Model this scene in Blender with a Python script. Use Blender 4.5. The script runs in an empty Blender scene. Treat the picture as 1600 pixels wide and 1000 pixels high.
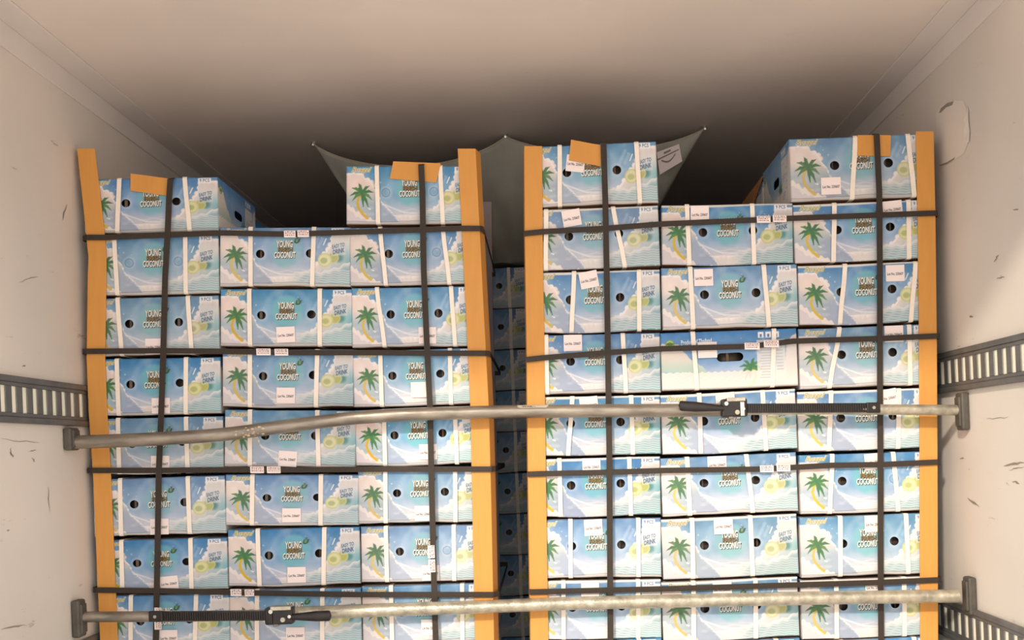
import bpy, bmesh, math, random
import numpy as np
from mathutils import Vector, Matrix

# ------------------------------------------------------------------ camera, light, exposure
scene = bpy.context.scene
COL = scene.collection
E = 1.5                      # eye height above the trailer floor
FPX = 1600.0                 # focal length in pixels of the 1600 px wide frame
CX, CY = 866.0, 702.0        # where the view axis meets the picture (off-centre crop -> lens shift)
ROLL = math.radians(2.3)
cr, sr = math.cos(ROLL), math.sin(ROLL)

cam_d = bpy.data.cameras.new('camera')
cam = bpy.data.objects.new('camera', cam_d); COL.objects.link(cam)
cam_d.sensor_width = 36.0
cam_d.lens = 36.0 * FPX / 1600.0
cam_d.shift_x = -(CX - 800.0) / 1600.0
cam_d.shift_y = (CY - 500.0) / 1600.0
cam_d.clip_start = 0.05
cam.matrix_world = Matrix(((cr, sr, 0, 0), (0, 0, -1, 0), (-sr, cr, 0, E), (0, 0, 0, 1)))
scene.camera = cam

world = bpy.data.worlds.new('daylight'); scene.world = world
world.use_nodes = True
bg = world.node_tree.nodes['Background']
bg.inputs[0].default_value = (1.0, 0.985, 0.965, 1); bg.inputs[1].default_value = 1.32

sun_d = bpy.data.lights.new('sun', 'SUN'); sun = bpy.data.objects.new('sun', sun_d); COL.objects.link(sun)
sun_d.energy = 1.85; sun_d.angle = math.radians(3.5); sun_d.color = (1.0, 0.9, 0.74)
sun.rotation_euler = Vector((0.47, 1.0, -0.52)).to_track_quat('-Z', 'Y').to_euler()
sun.location = (-2, -4, 5)

scene.view_settings.view_transform = 'Standard'
scene.view_settings.look = 'None'
scene.view_settings.gamma = 1.0
scene.view_settings.exposure = 0.58
scene.view_settings.use_curve_mapping = False

# ------------------------------------------------------------------ helpers
def lin(c):
    c = np.asarray(c, float) / 255.0
    return np.where(c <= 0.04045, c / 12.92, ((c + 0.055) / 1.055) ** 2.4)

def P(px, py, d):
    """a point of the place at distance d, from where it shows in the 1600x1000 photograph"""
    u, v = px - CX, CY - py
    X = u * cr + v * sr; Z = -u * sr + v * cr
    return Vector((X * d / FPX, d, E + Z * d / FPX))

def nodes(name):
    m = bpy.data.materials.new(name); m.use_nodes = True
    nt = m.node_tree
    return m, nt, nt.nodes['Principled BSDF']

def mat(name, rgb, rough=0.6, metal=0.0, var=0.0, scale=20.0, bump=0.0, bscale=None, spec=0.5, stretch=None):
    m, nt, b = nodes(name)
    c = list(lin(rgb)) + [1]
    b.inputs['Base Color'].default_value = c
    b.inputs['Roughness'].default_value = rough
    b.inputs['Metallic'].default_value = metal
    b.inputs['Specular IOR Level'].default_value = spec
    tc = nt.nodes.new('ShaderNodeTexCoord')
    src = tc.outputs['Object']
    if stretch:
        mp = nt.nodes.new('ShaderNodeMapping'); mp.inputs['Scale'].default_value = stretch
        nt.links.new(src, mp.inputs[0]); src = mp.outputs[0]
    if var > 0:
        n = nt.nodes.new('ShaderNodeTexNoise'); n.inputs['Scale'].default_value = scale; n.inputs['Detail'].default_value = 6
        nt.links.new(src, n.inputs['Vector'])
        r = nt.nodes.new('ShaderNodeValToRGB')
        r.color_ramp.elements[0].position = 0.3; r.color_ramp.elements[1].position = 0.7
        r.color_ramp.elements[0].color = [x * (1 - var) for x in c[:3]] + [1]
        r.color_ramp.elements[1].color = [min(1, x * (1 + var)) for x in c[:3]] + [1]
        nt.links.new(n.outputs['Fac'], r.inputs[0]); nt.links.new(r.outputs[0], b.inputs['Base Color'])
    if bump > 0:
        n2 = nt.nodes.new('ShaderNodeTexNoise'); n2.inputs['Scale'].default_value = bscale or scale; n2.inputs['Detail'].default_value = 8
        nt.links.new(src, n2.inputs['Vector'])
        bp = nt.nodes.new('ShaderNodeBump'); bp.inputs['Strength'].default_value = bump; bp.inputs['Distance'].default_value = 0.004
        nt.links.new(n2.outputs['Fac'], bp.inputs['Height']); nt.links.new(bp.outputs[0], b.inputs['Normal'])
    return m

def wall_material(name, rgb, scuff=(140, 125, 112)):
    m, nt, b = nodes(name)
    b.inputs['Roughness'].default_value = 0.5
    b.inputs['Specular IOR Level'].default_value = 0.3
    tc = nt.nodes.new('ShaderNodeTexCoord')
    n = nt.nodes.new('ShaderNodeTexNoise'); n.inputs['Scale'].default_value = 1.6; n.inputs['Detail'].default_value = 5
    nt.links.new(tc.outputs['Object'], n.inputs['Vector'])
    r = nt.nodes.new('ShaderNodeValToRGB')
    a = lin(rgb); r.color_ramp.elements[0].color = list(a * 0.93) + [1]; r.color_ramp.elements[1].color = list(np.minimum(a * 1.05, 1)) + [1]
    r.color_ramp.elements[0].position = 0.35; r.color_ramp.elements[1].position = 0.65
    nt.links.new(n.outputs['Fac'], r.inputs[0])
    # scuffs: short dark scratches of their own shape
    mp = nt.nodes.new('ShaderNodeMapping'); mp.inputs['Scale'].default_value = (1, 2.2, 9)
    mp.inputs['Rotation'].default_value = (0.25, 0, 0)
    nt.links.new(tc.outputs['Object'], mp.inputs[0])
    s = nt.nodes.new('ShaderNodeTexNoise'); s.inputs['Scale'].default_value = 2.6; s.inputs['Detail'].default_value = 9; s.inputs['Roughness'].default_value = 0.72
    nt.links.new(mp.outputs[0], s.inputs['Vector'])
    sr_ = nt.nodes.new('ShaderNodeValToRGB')
    sr_.color_ramp.elements[0].position = 0.645; sr_.color_ramp.elements[1].position = 0.70
    sr_.color_ramp.elements[0].color = (0, 0, 0, 1); sr_.color_ramp.elements[1].color = (0.6, 0.6, 0.6, 1)
    nt.links.new(s.outputs['Fac'], sr_.inputs[0])
    mx = nt.nodes.new('ShaderNodeMix'); mx.data_type = 'RGBA'
    nt.links.new(sr_.outputs[0], mx.inputs['Factor']); nt.links.new(r.outputs[0], mx.inputs[6])
    mx.inputs[7].default_value = list(lin(scuff)) + [1]
    nt.links.new(mx.outputs[2], b.inputs['Base Color'])
    bp = nt.nodes.new('ShaderNodeBump'); bp.inputs['Strength'].default_value = 0.15; bp.inputs['Distance'].default_value = 0.01
    nt.links.new(n.outputs['Fac'], bp.inputs['Height']); nt.links.new(bp.outputs[0], b.inputs['Normal'])
    return m

def print_material(name, rough=0.45):
    m, nt, b = nodes(name)
    at = nt.nodes.new('ShaderNodeVertexColor'); at.layer_name = 'print'
    tc = nt.nodes.new('ShaderNodeTexCoord')
    n = nt.nodes.new('ShaderNodeTexNoise'); n.inputs['Scale'].default_value = 28; n.inputs['Detail'].default_value = 4
    nt.links.new(tc.outputs['Object'], n.inputs['Vector'])
    bp = nt.nodes.new('ShaderNodeBump'); bp.inputs['Strength'].default_value = 0.12; bp.inputs['Distance'].default_value = 0.004
    nt.links.new(n.outputs['Fac'], bp.inputs['Height']); nt.links.new(bp.outputs[0], b.inputs['Normal'])
    oi = nt.nodes.new('ShaderNodeObjectInfo')
    hs = nt.nodes.new('ShaderNodeHueSaturation')
    def rng_(a, b_, mul):
        q = nt.nodes.new('ShaderNodeMath'); q.operation = 'MULTIPLY'; q.inputs[1].default_value = mul; nt.links.new(oi.outputs['Random'], q.inputs[0])
        w = nt.nodes.new('ShaderNodeMath'); w.operation = 'FRACT'; nt.links.new(q.outputs[0], w.inputs[0])
        m_ = nt.nodes.new('ShaderNodeMapRange'); m_.inputs['To Min'].default_value = a; m_.inputs['To Max'].default_value = b_; nt.links.new(w.outputs[0], m_.inputs['Value'])
        return m_.outputs['Result']
    nt.links.new(rng_(.485, .505, 1), hs.inputs['Hue']); nt.links.new(rng_(.8, 1.12, 7.3), hs.inputs['Saturation']); nt.links.new(rng_(.9, 1.04, 13.7), hs.inputs['Value'])
    nt.links.new(at.outputs['Color'], hs.inputs['Color']); nt.links.new(hs.outputs['Color'], b.inputs['Base Color'])
    b.inputs['Roughness'].default_value = rough
    b.inputs['Specular IOR Level'].default_value = 0.35
    return m

M = {
    'wall': wall_material('pale_lining', (228, 218, 208)),
    'ceiling': wall_material('pale_ceiling_lining', (240, 226, 217), scuff=(225, 210, 200)),
    'moulding': mat('moulding', (232, 222, 216), 0.45, var=0.04, scale=4),
    'floor': mat('trailer_floor', (200, 192, 184), 0.6, 0.0, var=0.15, scale=12),
    'ground': mat('concrete', (218, 212, 206), 0.9, var=0.1, scale=5),
    'print': print_material('printed_cardboard'),
    'brown': mat('brown_board', (214, 149, 70), 0.62, var=0.035, scale=9, bump=0.06, bscale=60, stretch=(6, 6, 1)),
    'grey_board': mat('grey_board', (176, 160, 160), 0.7, var=0.05, scale=10),
    'strap_white': mat('white_strap', (246, 232, 218), 0.4, var=0.03, scale=60, bump=0.1, bscale=300),
    'strap_black': mat('black_strap', (60, 51, 44), 0.55, spec=.25, var=0.12, scale=200, bump=0.15, bscale=500),
    'sticker': mat('sticker_paper', (246, 230, 226), 0.55),
    'ink': mat('sticker_ink', (62, 48, 52), 0.6),
    'ink_red': mat('seal_ink', (186, 120, 100), 0.6),
    'galv': mat('galvanised_steel', (186, 178, 160), 0.36, 0.6, var=0.32, scale=34, bump=0.35, bscale=120),
    'galv_dark': mat('worn_steel_pipe', (150, 140, 128), 0.36, 0.7, var=0.38, scale=40, bump=0.3, bscale=70, stretch=(0.25, 1, 1)),
    'rail': mat('galvanised_rail', (122, 120, 118), 0.5, 0.55, var=0.16, scale=18, bump=0.15, bscale=60),
    'backing': mat('bright_cream', (250, 246, 226), 0.7, var=0.03, scale=30),  # bright tone for the strip added to lighten the rail slots
    'black_metal': mat('black_steel', (44, 38, 36), 0.38, 0.3, var=0.25, scale=40, bump=0.1),
    'rubber': mat('dark_rubber', (84, 78, 70), 0.6, 0.1, var=0.25, scale=30, bump=0.3, bscale=60),
    'chrome': mat('bright_steel', (200, 198, 192), 0.25, 0.9, var=0.1, scale=50),
    'fabric': mat('grey_canvas', (164, 160, 148), 0.85, var=0.12, scale=9, bump=0.5, bscale=14),
    'hem': mat('canvas_hem', (176, 164, 146), 0.8, var=0.1, scale=40),
    'wood': mat('pallet_wood', (178, 140, 96), 0.8, var=0.2, scale=8, stretch=(1, 8, 8)),
    'brown_inside': mat('raw_cardboard', (176, 124, 78), 0.8, var=0.08, scale=20),
    'rust': mat('peeling_paint', (206, 182, 150), 0.8, var=0.4, scale=90, bump=0.8, bscale=120),
    'tear': mat('torn_tape', (236, 228, 220), 0.6, var=0.06, scale=30, bump=0.5, bscale=60),
    'grime': mat('grime', (150, 138, 126), 0.8, var=0.1, scale=40),
}

def link(name, me, parent=None):
    o = bpy.data.objects.new(name, me); COL.objects.link(o)
    if parent is not None: o.parent = parent
    return o

def tag(o, label, cat, group=None, kind=None):
    o['label'] = label; o['category'] = cat
    if group: o['group'] = group
    if kind: o['kind'] = kind
    return o

def thing(name, label, cat, loc=(0, 0, 0), group=None):
    o = bpy.data.objects.new(name, None); COL.objects.link(o)
    o.empty_display_size = 0.05
    o.location = loc
    return tag(o, label, cat, group)

def mesh_of(name, verts, faces, mats, fm=None, smooth=False):
    me = bpy.data.meshes.new(name)
    me.from_pydata([tuple(v) for v in verts], [], [tuple(f) for f in faces])
    for m in mats: me.materials.append(m)
    if fm is not None: me.polygons.foreach_set('material_index', np.asarray(fm, dtype=np.int32))
    if smooth: me.polygons.foreach_set('use_smooth', np.ones(len(me.polygons), dtype=bool))
    me.update()
    return me

class MB:
    def __init__(s): s.v = []; s.f = []; s.m = []
    def add(s, vs, fs, mi=0):
        o = len(s.v); s.v += [Vector(v) for v in vs]; s.f += [[i + o for i in f] for f in fs]; s.m += [mi] * len(fs); return s
    def box(s, x0, x1, y0, y1, z0, z1, mi=0):
        return s.add([(x0, y0, z0), (x1, y0, z0), (x1, y1, z0), (x0, y1, z0), (x0, y0, z1), (x1, y0, z1), (x1, y1, z1), (x0, y1, z1)],
                     [(0, 3, 2, 1), (4, 5, 6, 7), (0, 1, 5, 4), (1, 2, 6, 5), (2, 3, 7, 6), (3, 0, 4, 7)], mi)
    def ribbon(s, pts, w, width, thick, closed=False, mi=0):
        """flat band swept along pts; w = width direction"""
        pts = [Vector(p) for p in pts]; w = Vector(w).normalized(); n = len(pts); vs = []
        for i, p in enumerate(pts):
            a = pts[(i - 1) % n] if (closed or i > 0) else p
            b = pts[(i + 1) % n] if (closed or i < n - 1) else p
            t = (b - a).normalized(); nn = t.cross(w).normalized(); ww = nn.cross(t).normalized()
            for q in (-1, 1):
                for k in (0, 1):
                    vs.append(p + ww * (q * width / 2) + nn * (thick * k))
        fs = []
        for i in range(n if closed else n - 1):
            a = i * 4; b = ((i + 1) % n) * 4
            fs += [(a, b, b + 2, a + 2), (a + 1, a + 3, b + 3, b + 1), (a, a + 1, b + 1, b), (a + 2, b + 2, b + 3, a + 3)]
        if not closed: fs += [(0, 2, 3, 1), ((n - 1) * 4, (n - 1) * 4 + 1, (n - 1) * 4 + 3, (n - 1) * 4 + 2)]
        return s.add(vs, fs, mi)
    def tube(s, pts, rad, seg=20, mi=0, caps=True):
        pts = [Vector(p) for p in pts]; n = len(pts)
        if not hasattr(rad, '__len__'): rad = [rad] * n
        vs = []; up = Vector((0, 0, 1))
        for i, p in enumerate(pts):
            t = (pts[min(i + 1, n - 1)] - pts[max(i - 1, 0)]).normalized()
            u = up if abs(t.z) < 0.9 else Vector((0, 1, 0))
            a = t.cross(u).normalized(); b = a.cross(t).normalized()
            for k in range(seg):
                an = 2 * math.pi * k / seg
                vs.append(p + (a * math.cos(an) + b * math.sin(an)) * rad[i])
        fs = [(i * seg + k, (i + 1) * seg + k, (i + 1) * seg + (k + 1) % seg, i * seg + (k + 1) % seg) for i in range(n - 1) for k in range(seg)]
        if caps: fs += [tuple(range(seg)), tuple(reversed(range((n - 1) * seg, n * seg)))]
        return s.add(vs, fs, mi)
    def prism(s, outline, y0, y1, mi=0):
        """outline [(x,z)...] extruded along y"""
        n = len(outline)
        vs = [(x, y0, z) for x, z in outline] + [(x, y1, z) for x, z in outline]
        fs = [tuple(range(n)), tuple(reversed(range(n, 2 * n)))] + [(i, i + n, (i + 1) % n + n, (i + 1) % n) for i in range(n)]
        return s.add(vs, fs, mi)
    def build(s, name, mats, parent=None, smooth=False, bevel=0.0, seg=2, origin=None):
        if not isinstance(mats, (list, tuple)): mats = [mats]
        vs = s.v
        if origin is not None:
            og = Vector(origin); vs = [v - og for v in vs]
        me = mesh_of(name, vs, s.f, mats, s.m)
        bm = bmesh.new(); bm.from_mesh(me); bmesh.ops.recalc_face_normals(bm, faces=bm.faces[:]); bm.to_mesh(me); bm.free()
        o = link(name, me, parent)
        if origin is not None: o.location = origin
        if bevel:
            b = o.modifiers.new('bevel', 'BEVEL'); b.width = bevel; b.segments = seg; b.limit_method = 'ANGLE'
        if smooth:
            me.polygons.foreach_set('use_smooth', np.ones(len(me.polygons), dtype=bool))
            try:
                me.set_sharp_from_angle(angle=math.radians(40))
            except Exception: pass
        return o

def struct(o):
    o['kind'] = 'structure'; return o

# ------------------------------------------------------------------ the trailer
XL, XR = -1.327, 1.143
ZC = E + 1.12
Y0, Y1 = 1.15, 8.5
struct(MB().box(XL - 0.06, XR + 0.06, Y0, Y1, -0.05, 0).build('floor', M['floor']))
struct(MB().box(XL - 0.06, XR + 0.06, Y0, Y1, ZC, ZC + 0.06).build('ceiling', M['ceiling']))
struct(MB().box(XL - 0.06, XL, Y0, Y1, 0, ZC).build('wall_left', M['wall']))
struct(MB().box(XR, XR + 0.06, Y0, Y1, 0, ZC).build('wall_right', M['wall']))
struct(MB().box(XL - 0.06, XR + 0.06, Y1, Y1 + 0.06, -0.05, ZC + 0.06).build('wall_back', M['wall']))
struct(MB().box(-14, 14, -14, Y0, -0.12, -0.05).build('floor_outside', M['ground']))
for k, (sx, xw) in enumerate(((1, XL), (-1, XR))):
    mb = MB()
    xs = sorted((xw, xw + sx * 0.078)); mb.box(xs[0], xs[1], Y0, Y1, ZC - 0.006, ZC)
    xs = sorted((xw, xw + sx * 0.006)); mb.box(xs[0], xs[1], Y0, Y1, ZC - 0.07, ZC - 0.006)
    struct(mb.build('trim_%d' % (k + 1), M['moulding'], bevel=0.002))

# slotted cargo rails on the side walls
def cargo_rail(xw, sx, ztop, zbot, y_first, y_last, label):
    root = thing('cargo_rail', label, 'rail', (xw, 3.0, (ztop + zbot) / 2), 'slotted cargo rails on the trailer walls')
    h = ztop - zbot; X = lambda a: xw + sx * a
    th = 0.010
    z2, z3 = ztop - 0.026, zbot + 0.026       # slot extent
    mb = MB()
    def bx(a0, a1, y0, y1, z0, z1):
        xs = sorted((X(a0), X(a1))); mb.box(xs[0], xs[1], y0, y1, z0, z1)
    pitch = 0.0508; sw = 0.0215
    bx(th - 0.003, th, y_first, y_last, z2, ztop - 0.016)
    bx(th - 0.003, th, y_first, y_last, zbot + 0.016, z3)
    n = int((4.6 - y_first) / pitch)
    for i in range(n + 1):
        ya = y_first + i * pitch
        yb = ya + pitch - sw if i < n else y_last
        bx(th - 0.003, th, ya, yb, z3, z2)
    mb_ = mb; mb = MB()
    bx(.0005, th - 0.0035, y_first, 4.6, z3, z2)  # pale strip added behind the web so the shaded slots look bright
    back = mb.build('slot_brightener', M['backing']); mb = mb_
    web = mb.build('slotted_web', M['rail'], bevel=0.0015)
    mb = MB()
    bx(0, 0.014, y_first, y_last, ztop - 0.016, ztop)
    top = mb.build('rail_lip', M['rail'], bevel=0.004)
    mb = MB(); bx(0, 0.014, y_first, y_last, zbot, zbot + 0.016)
    bot = mb.build('rail_lip', M['rail'], bevel=0.004)
    for o in (web, top, bot, back):
        o.parent = root; o.matrix_parent_inverse = Matrix.Translation(-root.location)
    return root
cargo_rail(XL, 1, E + 0.234, E + 0.117, Y0 + 0.05, Y1, 'grey slotted steel rail on the left wall above the upper load bar end')
cargo_rail(XR, -1, E + 0.234, E + 0.117, Y0 + 0.05, Y1, 'grey slotted steel rail on the right wall above the upper load bar end')
cargo_rail(XL, 1, E - 0.472, E - 0.59, Y0 + 0.05, Y1, 'grey steel rail on the left wall at the bottom edge of the picture')
cargo_rail(XR, -1, E - 0.485, E - 0.60, Y0 + 0.05, Y1, 'grey steel rail on the right wall at the bottom edge of the picture')

# scratches and rubbed marks on the side walls
def wall_marks():
    r = random.Random(9)
    def mark(fn, wall, x0, y0, x1, y1, w):
        n = 7; up = []; dn = []
        for i in range(n):
            f = i / (n - 1); x = x0 + (x1 - x0) * f + r.uniform(-1, 1); y = y0 + (y1 - y0) * f + r.uniform(-1.2, 1.2)
            t = w * (math.sin(math.pi * f) + .12) * r.uniform(.5, 1) / 2
            nx, ny = -(y1 - y0), (x1 - x0); L = math.hypot(nx, ny); nx, ny = nx / L * t, ny / L * t
            up.append((x + nx, y + ny)); dn.append((x - nx, y - ny))
        wall_shape(fn, up + dn[::-1], 'scuff_mark', M['grime'], wall, 0.0002, 0.0008)
    wl, wr = bpy.data.objects['wall_left'], bpy.data.objects['wall_right']
    for a in ((2, 984, 42, 976, 3), (16, 706, 21, 716, 3), (17, 700, 17, 712, 2), (0, 686, 62, 692, 1.5), (45, 705, 56, 704, 2), (50, 714, 55, 722, 2), (35, 573, 40, 570, 4), (98, 345, 104, 320, 3), (10, 828, 15, 829, 3), (75, 760, 78, 800, 1.5), (30, 440, 60, 432, 1.5)): mark(on_left_wall, wl, *a)
    for a in ((1568, 729, 1600, 722, 6), (1576, 734, 1600, 730, 2), (1512, 778, 1530, 792, 4), (1582, 752, 1592, 756, 4), (1582, 328, 1592, 326, 3), (1553, 410, 1560, 398, 3), (1556, 436, 1570, 432, 2), (1515, 496, 1521, 494, 4), (1500, 716, 1506, 717, 3), (1540, 655, 1575, 652, 1.5)): mark(on_right_wall, wr, *a)

# repaired spot on the right wall
def on_right_wall(px, py, off=0.001):
    u, v = px - CX, CY - py
    X = u * cr + v * sr; Z = -u * sr + v * cr
    s = (XR - off) / X
    return Vector((XR - off, s * FPX, E + Z * s))
def on_left_wall(px, py, off=0.001):
    u, v = px - CX, CY - py
    X = u * cr + v * sr; Z = -u * sr + v * cr
    s = (XL + off) / X
    return Vector((XL + off, s * FPX, E + Z * s))
def wall_shape(fn, pts, name, m, parent, off0, off1):
    a = [fn(x, y, off0) for x, y in pts]; b = [fn(x, y, off1) for x, y in pts]
    n = len(pts); mb = MB()
    mb.add(a + b, [tuple(range(n)), tuple(range(2 * n - 1, n - 1, -1))] + [(i, i + n, (i + 1) % n + n, (i + 1) % n) for i in range(n)])
    og = fn(*pts[0], off0)
    o = mb.build(name, m, None, origin=og)
    o.parent = parent; o.matrix_parent_inverse = Matrix.Translation(-parent.location)
    return o
wall_marks()
rp = thing('wall_patch', 'pale repair patch with a torn white tape edge on the right wall', 'patch', on_right_wall(1490, 240, 0))
wall_shape(on_right_wall, [(1462, 178), (1470, 165), (1492, 157), (1505, 158), (1510, 170), (1512, 225), (1506, 240), (1490, 250), (1470, 257), (1464, 230)], 'patch_panel', M['wall'], rp, 0.0002, 0.0016)
wall_shape(on_right_wall, [(1511, 166), (1513, 172), (1513, 190), (1515, 205), (1514, 222), (1509, 224), (1503, 225), (1507, 218), (1506, 204), (1508, 196), (1506, 186), (1510, 180)], 'torn_tape', M['tear'], rp, 0.0002, 0.0045)
wall_shape(on_right_wall, [(1467, 177), (1470, 169), (1480, 161), (1490, 158), (1488, 164), (1478, 168), (1470, 176)], 'scuff', M['grime'], rp, 0.001, 0.0022)
wall_shape(on_right_wall, [(1468, 258), (1480, 253), (1490, 247), (1492, 245), (1491, 249), (1480, 256), (1469, 259.5)], 'scuff', M['grime'], rp, 0.0002, 0.002)

# ------------------------------------------------------------------ the printed cartons
W0, H0, D0 = 0.372, 0.168, 0.365
A_ = W0 / H0

rng = np.random.RandomState(3)
_lat = rng.rand(64, 64)
def vnoise(x, y, f):
    x = np.asarray(x, float) * f; y = np.asarray(y, float) * f
    xi = np.floor(x).astype(int); yi = np.floor(y).astype(int); fx = x - xi; fy = y - yi
    fx = fx * fx * (3 - 2 * fx); fy = fy * fy * (3 - 2 * fy)
    g = lambda a, b: _lat[a % 64, b % 64]
    return (g(xi, yi) * (1 - fx) + g(xi + 1, yi) * fx) * (1 - fy) + (g(xi, yi + 1) * (1 - fx) + g(xi + 1, yi + 1) * fx) * fy
def sst(a, b, x):
    t = np.clip((x - a) / (b - a), 0, 1); return t * t * (3 - 2 * t)
def over(c, col, m):
    return c * (1 - m[..., None]) + np.asarray(col, float) * m[..., None] if np.ndim(col) == 1 else c * (1 - m[..., None]) + col * m[..., None]
def seg_d(X, Y, ax, ay, bx, by):
    dx, dy = bx - ax, by - ay; L = dx * dx + dy * dy + 1e-9
    t = np.clip(((X - ax) * dx + (Y - ay) * dy) / L, 0, 1)
    return np.hypot(X - ax - t * dx, Y - ay - t * dy), t

def sky(u, v):
    X = u * A_
    top, mid, low = np.array([90, 140, 190.]), np.array([134, 170, 208.]), np.array([202, 206, 222.])
    t1 = sst(1.0, 0.62, v)[..., None]; t2 = sst(0.55, 0.16, v)[..., None]
    c = top * (1 - t1) + mid * t1; c = c * (1 - t2) + low * t2
    n = vnoise(X, v, 5) * 0.6 + vnoise(X + 3, v, 11) * 0.4
    c = c + ((n - 0.5) * 26)[..., None]
    for su, sv, r in ((0.235, 0.80, .014), (0.27, .72, .02), (0.33, .68, .012), (.59, .86, .012), (.63, .74, .010), (.78, .82, .012), (.22, .86, .01)):
        c = over(c, [214, 228, 240], 0.7 * sst(r, r * 0.3, np.hypot(X - su * A_, v - sv)))
    for a in ((.70, .60, .76, .86), (.755, .66, .79, .80)):
        d, t = seg_d(X, v, a[0] * A_, a[1], a[2] * A_, a[3])
        c = over(c, [206, 220, 238], 0.35 * sst(.05, 0, d))
    d, t = seg_d(X, v, .795 * A_, .70, .815 * A_, .80)
    c = over(c, [240, 244, 250], 0.9 * sst(.016, 0.004, d))
    return c

def palm(c, X, Y, cx, cy, r, flip=1):
    # trunk
    pts = [(0, 0), (-.35, -.45), (-.5, -1.0), (-.35, -1.6), (.05, -2.15), (.55, -2.6)]
    for a, b in zip(pts[:-1], pts[1:]):
        d, t = seg_d(X, Y, cx + flip * a[0] * r, cy + a[1] * r, cx + flip * b[0] * r, cy + b[1] * r)
        wd = r * 0.12 * (1 + .25 * -a[1] / 2)
        c = over(c, [222, 190, 84], sst(wd * 1.15, wd * .8, d))
    for ang, L in ((108, 1.25), (48, 1.2), (150, 1.3), (8, 1.3), (188, 1.35), (214, 1.3), (-30, 1.3), (-64, 1.65), (-84, 1.45), (128, .8)):
        a = math.radians(ang)
        ex, ey = math.cos(a) * flip, math.sin(a)
        mx, my = cx + ex * r * L * .55, cy + ey * r * L * .55 + r * .12
        tx, ty = cx + ex * r * L, cy + ey * r * L - r * .12
        shade = [78, 126, 88] if ang % 4 == 0 else [94, 140, 86]
        for (x0, y0, x1, y1, w0, w1) in ((cx, cy, mx, my, .20, .18), (mx, my, tx, ty, .18, .01)):
            d, t = seg_d(X, Y, x0, y0, x1, y1)
            w = r * (w0 + (w1 - w0) * t)
            c = over(c, shade, sst(w, w * .6, d))
    return c

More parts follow.
